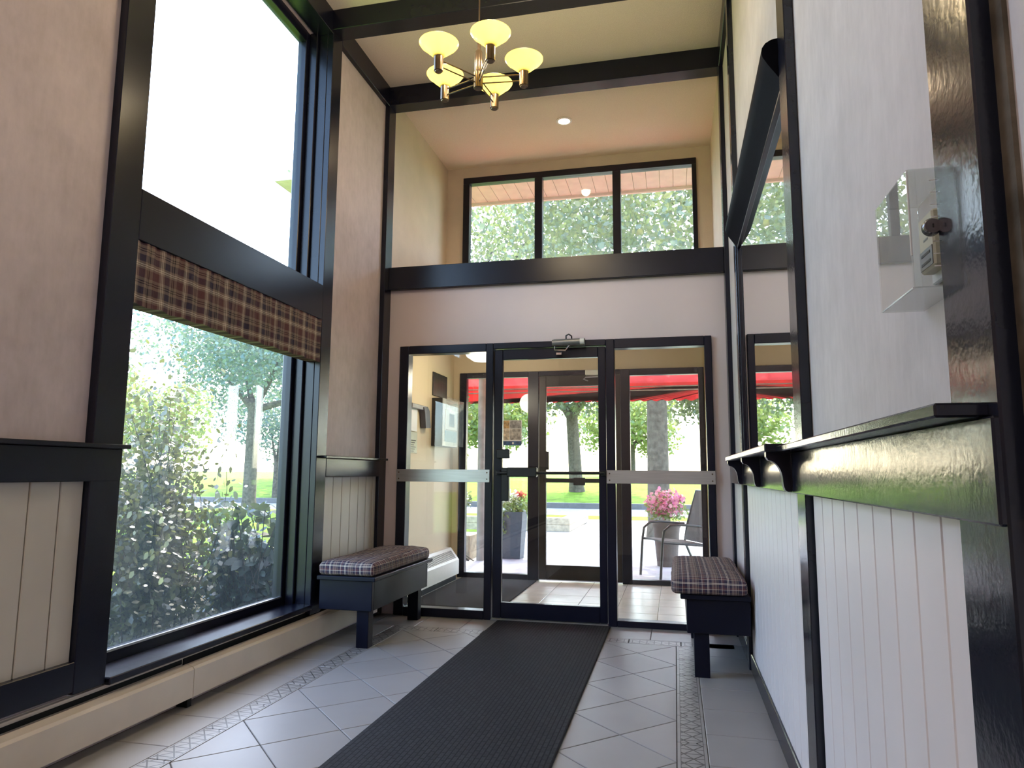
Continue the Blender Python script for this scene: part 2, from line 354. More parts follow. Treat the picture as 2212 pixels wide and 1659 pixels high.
def uv_box(o):
    me = o.data; uvl = me.uv_layers.new(name='UVMap')
    for p in me.polygons:
        n = p.normal; ax = max(range(3), key=lambda i: abs(n[i]))
        for li in p.loop_indices:
            co = me.vertices[me.loops[li].vertex_index].co
            uvl.data[li].uv = {0: (co.z, co.y), 1: (co.x, co.z), 2: (co.x, co.y)}[ax]

# ================================================================= THE SETTING
XL, XR = -2.33, 0.42          # wall faces
BL, BR = -2.29, 0.388         # faces of the trim boards
YB, HC = 5.356, 4.36          # door wall, ceiling
YN = -3.6                     # lobby end behind the camera
def st(o, label, cat): return tag(o, label, cat, None, 'structure')

# --- floor: slab (grout) with tiles as parts
floor = st(box('floor', -2.6, 0.7, YN-0.1, 5.40, -0.2, -0.004, M_GROUT), 'grey diagonal tiled lobby floor with decorative border strips', 'floor')
G = 0.004; D = 0.474; NX0 = -0.018; NY0 = 3.43
def tile_mesh(name, poly, mat, h=0.0):
    bm = bmesh.new(); n = len(poly); bv = 0.0022
    cx = sum(p[0] for p in poly)/n; cy = sum(p[1] for p in poly)/n
    def ring(s, z): return [bm.verts.new((p[0]+(cx-p[0])*s, p[1]+(cy-p[1])*s, z)) for p in poly]
    A = ring(0, -0.004); B = ring(0, -0.0015+h); C = ring(0.014, h)
    for a, b in ((A, B), (B, C)):
        for i in range(n): bm.faces.new((a[i], a[(i+1) % n], b[(i+1) % n], b[i]))
    bm.faces.new(C); me = bpy.data.meshes.new(name); bm.to_mesh(me); bm.free(); me.materials.append(mat); return me
def clip_poly(poly, axis, lim, keep_less):
    out = []
    for i in range(len(poly)):
        a, b = poly[i], poly[(i+1) % len(poly)]
        ia = (a[axis] <= lim+1e-9) if keep_less else (a[axis] >= lim-1e-9); ib = (b[axis] <= lim+1e-9) if keep_less else (b[axis] >= lim-1e-9)
        if ia: out.append(a)
        if ia != ib:
            t = (lim-a[axis])/(b[axis]-a[axis]); out.append((a[0]+t*(b[0]-a[0]), a[1]+t*(b[1]-a[1])))
    return out
FX0, FX1, FY0, FY1 = -1.914, -0.018, -0.36, 4.855
def put(me, name, x, y, parent):
    o = bpy.data.objects.new(name, me); COL.objects.link(o); o.parent = parent; o.location = (x, y, 0); return o
_tc = {}
h2 = D/2-G*0.75
for i in range(-9, 1):
    for j in range(-20, 10):
        cx = NX0 + i*D/2; cy = NY0 + j*D/2
        if (i+j) % 2 == 0: continue      # tile centres sit between the nodes
        poly = [(cx+h2, cy), (cx, cy+h2), (cx-h2, cy), (cx, cy-h2)]
        for ax, lim, less in ((0, FX0+G/2, False), (0, FX1-G/2, True), (1, FY0+G/2, False), (1, FY1-G/2, True)):
            poly = clip_poly(poly, ax, lim, less)
            if len(poly) < 3: break
        if len(poly) < 3: continue
        mx = sum(p[0] for p in poly)/len(poly); my = sum(p[1] for p in poly)/len(poly)
        rel = [(p[0]-mx, p[1]-my) for p in poly]
        key = tuple(sorted((round(a, 3), round(b, 3)) for a, b in rel))
        if key not in _tc: _tc[key] = tile_mesh('tile', rel, M_TILE)
        put(_tc[key], 'tile', mx, my, floor)
def rect_tiles(x0, x1, y0, y1, px, py, mat, parent, name='tile', ox=0.0, oy=0.0):
    xs = [x0]; x = x0 + (ox or px)
    while x < x1-0.02: xs.append(x); x += px
    xs.append(x1); ys = [y1]; y = y1 - (oy or py)
    while y > y0+0.02: ys.append(y); y -= py
    ys.append(y0)
    for a, b in zip(xs, xs[1:]):
        for d_, c_ in zip(ys, ys[1:]):
            w = (b-a)/2-G/2; h = (d_-c_)/2-G/2; key = (name, mat.name, round(w, 4), round(h, 4))
            if key not in _tc: _tc[key] = tile_mesh(name, [(-w, -h), (w, -h), (w, h), (-w, h)], mat)
            put(_tc[key], name, (a+b)/2, (c_+d_)/2, parent)
rect_tiles(0.103, XR, FY0, 4.975, 0.34, 0.337, M_TILE, floor)
rect_tiles(XL, -2.025, FY0, 4.975, 0.34, 0.337, M_TILE, floor)
rect_tiles(XL, XR, 4.975, 5.385, 0.337, 0.5, M_TILE, floor, ox=0.12)
rect_tiles(FX1, 0.103, FY0, 4.855, 0.3, 0.337, M_BORDER, floor, 'border_tile')
rect_tiles(-2.025, FX0, FY0, 4.855, 0.3, 0.337, M_BORDER, floor, 'border_tile')
# border across the door end: same tile turned a quarter
kb = tile_mesh('border_tile', [(-0.058, -0.166), (0.058, -0.166), (0.058, 0.166), (-0.058, 0.166)], M_BORDER)
for i in range(7):
    o = put(kb, 'border_tile', -2.025+0.17+i*0.3395, 4.915, floor); o.rotation_euler = (0, 0, PI/2)
rect_tiles(XL, XR, YN, FY0, 0.337, 0.337, M_TILE, floor) if False else None
box('tile_field', XL, XR, YN, FY0-G, -0.004, 0.0, M_TILE, floor)

# --- ceiling and shell
st(box('ceiling', -2.6, 0.7, YN-0.1, 7.1, HC, HC+0.2, M_CEIL), 'beige stippled ceiling above the entrance hall', 'ceiling')
WY0, WY1 = 2.40, 4.33
wl = st(boxes('wall_left', [(XL-0.24, XL, YN, WY0, 0, HC), (XL-0.24, XL, WY1, 5.45, 0, HC), (XL-0.24, XL, WY0, WY1, 0, 0.235), (XL-0.24, XL, WY0, WY1, 4.2, HC)], M_PAPER),
        'mottled beige papered wall around the tall picture window', 'wall')
wr = st(box('wall_right', XR, XR+0.2, YN, 5.45, 0, HC, M_PAPER_R), 'grey beige papered wall with the mirror and thermostat', 'wall')
st(boxes('wall_back', [(XL, XR, YB, YB+0.10, 2.135, 2.74), (XL, -2.185, YB, YB+0.10, 0, 2.135), (0.285, XR, YB, YB+0.10, 0, 2.135)], M_OVERDOOR),
   'smooth pinkish wall panel above and beside the inner entrance door', 'wall')
st(box('wall_lobby', -2.6, 0.7, YN-0.1, YN, 0, HC, M_PAPER), 'papered lobby wall behind the viewer', 'wall')
# planks
def planks(edges, z0, z1, xf, xb, mat, parent):
    for a, b in zip(edges, edges[1:]):
        w = (b-a)-0.005; key = ('plank', mat.name, round(w, 4), z0, z1)
        if key not in _tc:
            bm = bmesh.new(); bbox(bm, xb, xf, -w/2, w/2, z0, z1, 0.0025) if xf > xb else bbox(bm, xf, xb, -w/2, w/2, z0, z1, 0.0025)
            me = bpy.data.meshes.new('plank'); bm.to_mesh(me); bm.free(); me.materials.append(mat); _tc[key] = me
        o = bpy.data.objects.new('plank', _tc[key]); COL.objects.link(o); o.parent = parent; o.location = (0, (a+b)/2, 0)
planks([2.408-0.1335*i for i in range(24, 0, -1)] + [2.385], 0.365, 1.07, XL+0.014, XL+0.002, M_PLANK, wl)
planks([4.34, 4.375] + [4.375+0.1335*i for i in range(1, 7)] + [5.225], 0.20, 1.08, XL+0.014, XL+0.002, M_PLANK, wl)
box('backing_board', XL, XL+0.002, -0.8, 2.385, 0.36, 1.07, M_GAP, wl); box('backing_board', XL, XL+0.002, 4.34, 5.225, 0.2, 1.08, M_GAP, wl)
planks([1.115-0.132*i for i in range(14, -1, -1)], 0.09, 1.055, XR-0.014, XR-0.002, M_PLANKR, wr)
planks([1.12, 1.246] + [1.246+0.1323*i for i in range(1, 9)], 0.09, 1.055, XR-0.014, XR-0.002, M_PLANKR, wr)
planks([2.474+0.1323*i for i in range(15)], 0.09, 1.055, XR-0.014, XR-0.002, M_PLANKR, wr)
planks([4.476+0.126*i for i in range(7)], 0.09, 1.055, XR-0.014, XR-0.002, M_PLANKR, wr)
box('backing_board', XR-0.002, XR, -0.8, 5.23, 0.09, 1.055, M_GAP, wr)

# --- trim boards (each one its own piece of the setting)
TN = [0]
def trim(x0, x1, y0, y1, z0, z1, label, mat=None, bev=0.003):
    TN[0] += 1
    return st(box('trim_%d' % TN[0], x0, x1, y0, y1, z0, z1, mat or M_NAVY, bev=bev), label, 'trim')
trim(XL-0.002, BL, 2.385, 2.545, 0.245, HC, 'navy window casing board on the near side of the tall window')
trim(XL-0.002, BL, 4.21, 4.345, 0.20, HC, 'navy window casing board on the door side of the tall window')
trim(XL-0.10, BL, 2.545, 4.21, 2.125, 2.36, 'wide navy cross rail between upper and lower picture panes')
trim(XL-0.10, BL, 2.545, 4.21, 4.19, HC, 'navy head board above the upper picture pane')
trim(XL, BL, YN, 2.385, 0.255, 0.37, 'navy bottom rail under the cream planks left of the tall window')
trim(XL, BL+0.002, YN, 2.545, 1.065, 1.20, 'navy chair rail left of the tall window')
trim(XL, BL+0.035, YN, 2.555, 1.20, 1.218, 'thin navy ledge on top of the chair rail left of the tall window')
trim(XL, BL+0.002, 4.345, 5.22, 1.075, 1.20, 'navy chair rail above the left bench')
trim(XL, BL+0.04, 4.27, 5.305, 1.20, 1.217, 'thin navy ledge on the chair rail above the left bench')
trim(XL, BL, 5.22, YB, 0, 4.195, 'navy corner post between left wall and door wall')
trim(XL, BL, 4.345, 5.22, 4.19, HC, 'navy ceiling board over the papered strip by the left corner')
trim(XL, BL, YN, 2.385, 4.19, HC, 'navy ceiling board over the near left wall')
trim(XL, XR, 4.19, 4.33, 4.21, HC, 'navy ceiling beam nearer the viewer, behind the chandelier')
trim(XL, XR, 5.22, YB, 4.195, HC, 'navy ceiling beam in front of the downlight alcove')
trim(BL, BR, 5.305, YB, 2.612, 2.803, 'navy cross beam below the high three pane window')
trim(BR, XR, 5.22, YB, 0, 4.195, 'navy corner post between right wall and door wall')
trim(BR, XR, 4.376, 4.476, 0, 4.195, 'slim navy post at the door side of the mirror', M_GLOSS)
trim(BR, XR, 2.335, 2.477, 0, 4.195, 'navy post between the mirror and the thermostat wall', M_GLOSS)
trim(BR, XR, 0.967, 1.12, 0, 4.195, 'broad navy post nearest the viewer beside the thermostat', M_GLOSS)
trim(BR, XR, YN, 5.22, 4.195, HC, 'navy ceiling board along the right wall')
trim(0.380, XR, 0.97, 5.25, 1.05, 1.185, 'glossy navy chair rail along the right wall', M_GLOSS)
trim(0.327, XR, 1.0, 2.478, 1.185, 1.204, 'navy ledge on the chair rail below the thermostat', M_GLOSS)
trim(XR-0.006, XR, 0.935, 0.967, 0, HC, 'thin brown edging strip beside the nearest navy post', M_BARK, 0)  # shade on unlit wood is put into the strip's brown
st(box('baseboard_right', 0.396, XR, YN, 5.25, 0, 0.10, M_NAVY, bev=0.004), 'navy baseboard along the right wall', 'baseboard')

# --- window_1: tall picture window (upper and lower pane)
w1 = empty('window_1', (-2.48, 3.37, 0.25), 'tall two pane picture window on the left wall', 'window', kind='structure')
for y0, y1, y2, s in ((4.21, 4.185, 4.148, 1), (2.545, 2.57, 2.607, -1)):
    a, b = sorted((y0+s*0.12, y0)); box('jamb', -2.40, XL-0.003, a, b, 0.245, 4.2, M_NAVY, w1, 0.003)
    a, b = sorted((y0+s*0.12, y1)); box('jamb', -2.462, -2.402, a, b, 0.245, 4.2, M_NAVY, w1, 0.004)
    a, b = sorted((y0+s*0.12, y2)); box('stile', -2.53, -2.464, a, b, 0.245, 4.2, M_NAVYD, w1, 0.004)
box('sill', -2.462, -2.272, 2.55, 4.205, 0.237, 0.268, M_NAVY, w1, 0.004)
for z0, z1 in ((0.245, 0.312), (2.10, 2.40), (4.12, 4.2)):
    box('rail', -2.53, -2.462, 2.607, 4.148, z0, z1, M_NAVYD, w1, 0.004)
box('glazing_bead', -2.470, -2.458, 2.612, 4.143, 0.312, 0.322, M_ALU, w1)
box('pane', -2.503, -2.497, 2.604, 4.150, 0.31, 2.12, M_GLASSD, w1); box('pane', -2.503, -2.497, 2.604, 4.150, 2.38, 4.13, M_GLASSD, w1)

# --- alcove with clerestory window_2
YA = 6.9
st(boxes('wall_alcove', [(XL-0.24, XL, 5.45, YA+0.1, 2.75, HC), (0.408, XR+0.2, 5.45, YA+0.1, 2.75, HC), (XL, -2.145, YA, YA+0.1, 2.75, HC), (0.27, 0.41, YA, YA+0.1, 2.75, HC),
    (-2.145, 0.27, YA, YA+0.1, 4.24, HC), (-2.145, 0.27, YA, YA+0.1, 2.75, 3.16)], M_ALCOVE), 'warm beige alcove walls around the high window', 'wall')
st(box('ledge', XL-0.24, XR+0.2, 5.457, 7.5, 2.62, 2.75, M_ALCOVE), 'alcove ledge above the vestibule', 'floor')
w2 = empty('window_2', (-0.94, YA, 3.16), 'high three pane window in the alcove above the doors', 'window', kind='structure')
box('rail', -2.143, 0.268, YA-0.03, YA+0.06, 4.172, 4.238, M_NAVYD, w2, 0.003); box('rail', -2.143, 0.268, YA-0.03, YA+0.06, 3.16, 3.24, M_NAVYD, w2, 0.003)
for a, b in ((-2.143, -2.074), (0.226, 0.268)): box('stile', a, b, YA-0.03, YA+0.06, 3.24, 4.172, M_NAVYD, w2, 0.003)
for a, b in ((-1.366, -1.287), (-0.559, -0.479)): box('mullion', a, b, YA-0.03, YA+0.06, 3.24, 4.172, M_NAVYD, w2, 0.003)
for a, b in ((-2.074, -1.366), (-1.287, -0.559), (-0.479, 0.226)): box('pane', a, b, YA+0.02, YA+0.026, 3.24, 4.172, M_GLASSC, w2)

# --- inner entrance: door_1 with sidelights window_3 and window_4
F0, F1 = 5.325, 5.425
def sidelight(name, x0, x1, gx0, gx1, z0, z1, yf0, yf1, mat, label, ztop):
    w = empty(name, ((x0+x1)/2, yf0, 0), label, 'window', kind='structure')
    box('stile', x0, gx0, yf0, yf1, 0, ztop, mat, w, 0.004); box('stile', gx1, x1, yf0, yf1, 0, ztop, mat, w, 0.004)
    box('rail', gx0, gx1, yf0, yf1, 0, z0, mat, w, 0.004); box('rail', gx0, gx1, yf0, yf1, z1, ztop, mat, w, 0.004)
    ym = (yf0+yf1)/2
    box('pane', gx0, gx1, ym-0.003, ym+0.003, z0, z1, M_GLASS, w); return w
w3 = sidelight('window_3', -2.183, -1.391, -2.105, -1.450, 0.065, 2.068, F0, F1, M_NAVYD, 'narrow glazed sidelight behind the left bench', 2.135)
w4 = sidelight('window_4', -0.501, 0.283, -0.436, 0.231, 0.045, 2.062, F0, F1, M_NAVYD, 'glazed sidelight behind the right bench', 2.135)
for w, a, b in ((w3, -2.182, -1.408), (w4, -0.502, 0.284)):
    g = box('guard_bar', a, b, F0-0.012, F0-0.001, 1.036, 1.134, M_ALU, w, 0.001); g['label'] = 'brushed aluminium guard bar screwed across the sidelight'
    for sx_ in (a+0.022, b-0.022):
        for sz_ in (1.060, 1.110): tube('screw', [(sx_, F0-0.0118, sz_), (sx_, F0-0.0155, sz_)], [0.006, 0.004], M_BRASSD, g, 8)
d1 = empty('door_1', (-0.945, 5.37, 0), 'navy framed glazed inner entrance door with push bar', 'door', kind='structure')
box('head', -1.391, -0.501, F0, F1, 2.088, 2.135, M_NAVYD, d1, 0.003)
box('threshold', -1.391, -0.501, F0-0.01, F1, 0.0, 0.012, M_ALUG, d1, 0.003)
D0, D1_ = 5.350, 5.395
box('stile', -1.386, -1.318, D0, D1_, 0.014, 2.084, M_NAVYD, d1, 0.004); box('stile', -0.563, -0.506, D0, D1_, 0.014, 2.084, M_NAVYD, d1, 0.004)
box('rail', -1.318, -0.563, D0, D1_, 2.002, 2.084, M_NAVYD, d1, 0.004); box('rail', -1.318, -0.563, D0, D1_, 0.014, 0.130, M_NAVYD, d1, 0.004)
box('pane', -1.318, -0.563, 5.370, 5.376, 0.13, 2.002, M_GLASS, d1)
pb = tube('push_bar', [(-1.342, 5.285, 1.108), (-0.516, 5.285, 1.112)], 0.011, M_BLACK, d1, 10); pb['label'] = 'slim black push bar across the inner door'
for x in (-1.335, -0.522): box('bracket', x-0.02, x+0.02, 5.285, 5.349, 1.09, 1.13, M_BLACK, pb, 0.004)
box('latch_box', -1.257, -1.025, 5.255, 5.315, 1.080, 1.152, M_BLACK, pb, 0.006)
box('latch_plate', -1.314, -1.252, 5.30, 5.349, 0.896, 1.150, M_BLACK, d1, 0.005)
box('lock_box', -1.354, -1.251, 5.305, 5.349, 1.221, 1.292, M_BLACK, d1, 0.005)
dc = tube('door_closer', [(-0.905, 5.272, 2.108), (-0.69, 5.272, 2.114)], 0.026, M_ALUG, d1, 16); dc['label'] = 'grey hydraulic door closer above the inner door'
box('mounting_plate', -0.90, -0.655, 5.285, 5.324, 2.082, 2.142, M_ALUG, dc, 0.004)
tube('end_cap', [(-0.69, 5.272, 2.114), (-0.658, 5.272, 2.115)], 0.025, M_HEATERW, dc, 16)
tube('closer_arm', [(-0.885, 5.262, 2.080), (-0.885, 5.262, 2.05), (-0.80, 5.255, 2.045), (-0.77, 5.262, 2.085)], 0.007, M_CHROME, dc, 8)
box('arm_shoe', -0.882, -0.838, 5.30, 5.349, 2.018, 2.042, M_CHROME, dc, 0.003)
tube('loop', [(-0.80, 5.29, 2.14), (-0.80, 5.285, 2.165), (-0.778, 5.28, 2.175), (-0.757, 5.285, 2.16), (-0.757, 5.29, 2.14)], 0.006, M_BLACK, dc, 8)

# --- vestibule
VX = -2.38; YV = 7.40
vf = st(box('floor_vestibule', VX-0.2, XR+0.2, 5.40, 7.52, -0.2, -0.004, M_GROUT), 'cream tiled vestibule floor between the two doors', 'floor')
rect_tiles(VX, 0.41, 5.43, 7.40, 0.335, 0.335, M_VTILE, vf, ox=0.21, oy=0.18)
st(boxes('wall_vestibule', [(VX-0.2, VX, 5.456, 7.5, 0, 2.62), (0.41, XR+0.2, 5.456, 7.5, 0, 2.62), (VX, -2.30, YV, YV+0.1, 0, 2.62), (0.306, 0.41, YV, YV+0.1, 0, 2.62), (-2.30, 0.306, YV, YV+0.1, 2.20, 2.62)], M_CREAM), 'cream painted vestibule walls', 'wall')
st(box('ceiling_vestibule', VX, 0.41, 5.456, 7.4, 2.42, 2.62, M_WHITE), 'white vestibule ceiling', 'ceiling')
w5 = sidelight('window_5', -2.30, -1.414, -2.222, -1.531, 0.055, 2.142, 7.36, 7.44, M_NAVYD, 'outer sidelight beside the black vestibule mat', 2.20)
w6 = sidelight('window_6', -0.543, 0.306, -0.447, 0.250, 0.045, 2.132, 7.36, 7.44, M_NAVYD, 'outer sidelight in front of the patio chair', 2.20)
d2 = empty('door_2', (-0.98, 7.40, 0), 'dark bronze glazed outer entrance door', 'door', kind='structure')
box('head', -1.414, -0.543, 7.36, 7.44, 2.150, 2.20, M_NAVYD, d2, 0.003)
box('stile', -1.411, -1.336, 7.375, 7.42, 0.012, 2.148, M_BRONZE, d2, 0.004); box('stile', -0.622, -0.546, 7.375, 7.42, 0.012, 2.148, M_BRONZE, d2, 0.004)
box('rail', -1.336, -0.622, 7.375, 7.42, 2.032, 2.148, M_BRONZE, d2, 0.004); box('rail', -1.336, -0.622, 7.375, 7.42, 0.012, 0.160, M_BRONZE, d2, 0.004)
box('pane', -1.336, -0.622, 7.395, 7.401, 0.16, 2.032, M_GLASS, d2)
p2 = box('push_bar', -1.345, -0.60, 7.315, 7.345, 1.012, 1.056, M_BLACK, d2, 0.006)
for x in (-1.34, -0.62): box('bracket', x-0.015, x+0.02, 7.345, 7.374, 1.01, 1.058, M_BLACK, p2, 0.003)
box('latch_box', -1.034, -0.913, 7.305, 7.345, 0.985, 1.064, M_BLACK, p2, 0.004)
box('pull_handle', -1.335, -1.300, 7.34, 7.374, 1.143, 1.338, M_BLACK, d2, 0.004)
dc2 = box('door_closer', -0.905, -0.66, 7.30, 7.358, 2.138, 2.192, M_HEATERW, d2, 0.006)
tube('closer_arm', [(-0.70, 7.33, 2.125), (-0.90, 7.32, 2.118), (-0.925, 7.34, 2.10), (-0.88, 7.36, 2.085)], 0.008, M_ALU, dc2, 8)

# ================================================================= OBJECTS INSIDE
# --- perimeter baseboard heater
ht = empty('baseboard_heater', (-2.29, 3.5, 0.05), 'long beige baseboard heater below the picture window', 'heater')
hp = [(XL+0.002, 0.045), (-2.252, 0.045), (-2.252, 0.172), (-2.262, 0.183), (-2.298, 0.194), (-2.298, 0.18), (-2.275, 0.165), (-2.275, 0.06), (XL+0.002, 0.06)]
for a, b in ((YN+0.2, 3.052), (3.056, 5.18)): profile('front_cover', hp, 'y', a, b, M_HEATER, ht)
box('back_plate', XL+0.001, XL+0.006, YN+0.2, 5.18, 0.06, 0.236, M_HEATER, ht); box('top_lip', XL+0.001, XL+0.022, YN+0.2, 5.18, 0.226, 0.232, M_HEATER, ht)
box('damper', XL+0.006, XL+0.010, 3.06, 5.18, 0.165, 0.214, M_DARK, ht); box('damper', XL+0.006, XL+0.010, YN+0.2, 3.05, 0.192, 0.212, M_DARK, ht)  # near-black strips paint the shade inside the heater's top slot
box('heating_fin_pack', XL+0.012, -2.285, YN+0.3, 5.1, 0.085, 0.155, M_DARK, ht)
for y in (0.5, 3.054, 5.1): box('support_foot', XL+0.002, -2.27, y-0.015, y+0.015, 0.0, 0.046, M_DARK, ht)

# --- vestibule heater
vh = empty('convector_heater', (-2.31, 6.5, 0.0), 'white wall convector heater with slotted top in the vestibule', 'heater')
vp = [(VX+0.001, 0.06), (-2.235, 0.06), (-2.235, 0.205), (-2.325, 0.325), (VX+0.001, 0.325)]
profile('casing', vp, 'y', 5.75, 7.22, M_HEATERW, vh); box('toe_base', VX+0.002, -2.26, 5.78, 7.2, 0, 0.061, M_DARK, vh)
gm = None; du, dv = -0.09/0.15, 0.12/0.15
for i in range(34):
    y = 6.05+i*0.033
    if y > 7.14: break
    bm = bmesh.new(); o1, o2 = 0.025, 0.118
    A = [(-2.235+du*o1, 0.205+dv*o1), (-2.235+du*o2, 0.205+dv*o2)]; nx, nz_ = 0.8, 0.6
    pts = [(A[0][0]+nx*0.0008, A[0][1]+nz_*0.0008), (A[1][0]+nx*0.0008, A[1][1]+nz_*0.0008), (A[1][0]-nx*0.004, A[1][1]-nz_*0.004), (A[0][0]-nx*0.004, A[0][1]-nz_*0.004)]
    extrude_profile(bm, pts, 'y', y, y+0.016); emit(bm, 'vent_slot', M_DARK, vh)

# --- benches and cushions
def bench(x0, x1, y0, y1, ax0, ax1, legs, label):
    b = empty('bench', ((x0+x1)/2, (y0+y1)/2, 0), label, 'bench', 'navy wooden benches')
    box('seat_board', x0, x1, y0, y1, 0.424, 0.450, M_BENCH, b, 0.004)
    bm = bmesh.new(); t = 0.03; z0, z1 = 0.238, 0.423
    for q in ((ax0, ax1, y0+0.03, y0+0.03+t), (ax0, ax1, y1-0.03-t, y1-0.03), (ax0, ax0+t, y0+0.03+t, y1-0.03-t), (ax1-t, ax1, y0+0.03+t, y1-0.03-t)): bbox(bm, *q, z0, z1, 0.003)
    emit(bm, 'apron', M_BENCH, b)
    for (lx, ly) in legs: box('leg', lx, lx+0.082, ly, ly+0.075, 0, 0.424, M_BENCH, b, 0.003)
    return b
bench(-2.252, -1.850, 4.205, 5.29, -2.245, -1.880, [(-2.003, 4.285), (-2.003, 5.17)], 'navy wooden bench below the left wall ledge beside the picture window')
bench(0.012, 0.385, 4.105, 5.24, 0.045, 0.385, [(0.081, 4.155), (0.081, 5.10)], 'navy wooden bench against the right wall under the mirror shelf')
def cushion(x0, x1, y0, y1, z0, z1, seed, label):
    rnd = random.Random(seed); bm = bmesh.new()
    nx, ny, nz_ = 16, 34, 6; cx, cy = (x0+x1)/2, (y0+y1)/2; hx, hy, hz = (x1-x0)/2, (y1-y0)/2, (z1-z0)/2; zc = (z0+z1)/2
    bmesh.ops.create_cube(bm, size=2)
    bmesh.ops.subdivide_edges(bm, edges=[e for e in bm.edges if abs((e.verts[0].co-e.verts[1].co).y) > 1], cuts=ny, use_grid_fill=True)
    bmesh.ops.subdivide_edges(bm, edges=[e for e in bm.edges if abs((e.verts[0].co-e.verts[1].co).x) > 1], cuts=nx, use_grid_fill=True)
    bmesh.ops.subdivide_edges(bm, edges=[e for e in bm.edges if abs((e.verts[0].co-e.verts[1].co).z) > 1], cuts=nz_, use_grid_fill=True)
    from mathutils import noise as mn
    for v in bm.verts:
        a, b, c = v.co
        m = 0.028
        px, py, pz = a*hx, b*hy, c*hz
        # rounded-box projection
        ix = max(-hx+m, min(hx-m, px)); iy = max(-hy+m, min(hy-m, py)); iz = max(-hz+m, min(hz-m, pz))
        d = Vector((px-ix, py-iy, pz-iz)); L = d.length
        if L > 1e-6: d = d*(m*min(1, max(abs(d.x), abs(d.y), abs(d.z))/m)/L)
        q = Vector((ix, iy, iz))+d
        edge = (1-abs(a)**4)*(1-abs(b)**6)
        if c > 0.2: q.z += 0.016*edge*c
        w = mn.noise(Vector((px*7+seed, py*7, pz*9)))*0.006 + mn.noise(Vector((px*19+seed, py*19, pz*25)))*0.004
        if c > -0.7: q += Vector((w*abs(a), w*abs(b), w*1.2))
        v.co = (cx+q.x, cy+q.y, max(z0+0.0005, zc+q.z))
    o = emit(bm, 'cushion', M_PLAID, None, (cx, cy, z0)); uv_box(o)
    o.data.polygons.foreach_set('use_smooth', [True]*len(o.data.polygons))
    return tag(o, label, 'cushion', 'plaid bench cushions')
cushion(-2.250, -1.862, 4.215, 5.27, 0.4505, 0.535, 3, 'long plaid cushion on the bench beside the picture window')
cushion(-0.036, 0.372, 4.085, 5.22, 0.4505, 0.535, 9, 'plaid cushion overhanging the bench at the right wall')

# --- runner and vestibule mat
def mat_obj(name, x0, x1, y0, y1, h, mat, label):
    bm = bmesh.new(); bbox(bm, x0, x1, y0, y1, 0.0005, h, 0.003); o = emit(bm, name, mat, None, ((x0+x1)/2, (y0+y1)/2, 0)); return tag(o, label, 'mat')
mat_obj('runner_mat', -1.329, -0.482, 0.9, 5.29, 0.012, M_MAT, 'long black ribbed runner mat leading to the inner door')
mat_obj('door_mat', -2.225, -1.420, 5.72, 7.30, 0.012, M_VMAT, 'black fibre mat on the vestibule floor')

# --- plaid valance over the lower pane
bm = bmesh.new(); NY, NZ = 150, 14
y0, y1, z0, z1 = 2.549, 4.206, 1.838, 2.124
from mathutils import noise as mn
def vx(y, z, back): 
    if back: return -2.385
    return -2.297 + 0.004*math.sin(y*95+2*math.sin(y*31)) * (0.4+0.6*abs(math.sin(z*11))) + 0.006*mn.noise(Vector((y*16, z*5, 0)))
ring = {}
for s in (0, 1):
    for i in range(NY+1):
        for j in range(NZ+1):
            y = y0+(y1-y0)*i/NY; z = z0+(z1-z0)*j/NZ
            if j == 0 and not s: z += 0.004*math.sin(y*40)
            ring[s, i, j] = bm.verts.new((vx(y, z, s), y, z))
for s in (0, 1):
    for i in range(NY):
        for j in range(NZ):
            q = [ring[s, i, j], ring[s, i+1, j], ring[s, i+1, j+1], ring[s, i, j+1]]; bm.faces.new(q if s else q[::-1])
for i in range(NY): bm.faces.new((ring[0, i, 0], ring[0, i+1, 0], ring[1, i+1, 0], ring[1, i, 0])); bm.faces.new((ring[0, i, NZ], ring[1, i, NZ], ring[1, i+1, NZ], ring[0, i+1, NZ]))
for j in range(NZ): bm.faces.new((ring[0, 0, j], ring[1, 0, j], ring[1, 0, j+1], ring[0, 0, j+1])); bm.faces.new((ring[0, NY, j], ring[0, NY, j+1], ring[1, NY, j+1], ring[1, NY, j]))
bmesh.ops.recalc_face_normals(bm, faces=bm.faces[:])
va = emit(bm, 'valance', M_PLAIDV, None, (-2.33, 3.37, 1.84))
uvl = va.data.uv_layers.new(name='UVMap')
for p in va.data.polygons:
    for li in p.loop_indices:
        co = va.data.vertices[va.data.loops[li].vertex_index].co; uvl.data[li].uv = (co.y, co.z+0.03)
tag(va, 'gathered brown plaid valance across the top of the lower picture pane', 'valance')

# --- mirror, its canopy and shelf
mi = empty('wall_mirror', (0.40, 3.42, 1.22), 'tall framed mirror between navy posts on the right wall', 'mirror')
MY0, MY1, MZ0, MZ1 = 2.480, 4.372, 1.216, 2.50
box('mirror_glass', 0.409, XR-0.001, MY0+0.02, MY1-0.02, MZ0+0.01, MZ1, M_MIRROR, mi)
box('frame', 0.398, XR-0.001, MY1-0.022, MY1, MZ0, MZ1+0.02, M_NAVYD, mi, 0.002); box('frame', 0.398, XR-0.001, MY0, MY0+0.022, MZ0, MZ1+0.02, M_NAVYD, mi, 0.002)
box('frame', 0.398, XR-0.001, MY0+0.022, MY1-0.022, MZ1-0.02, MZ1+0.02, M_NAVYD, mi, 0.002)
cp = [(XR-0.001, 2.49), (0.398, 2.49), (0.385, 2.515)] + [(0.345-0.018*math.sin(a)*1.0+0.0, 2.575+0.012*0) for a in ()] + [(0.352, 2.565), (0.337, 2.592), (0.333, 2.610), (0.336, 2.628), (0.348, 2.645), (0.368, 2.656), (0.395, 2.660), (XR-0.001, 2.660)]
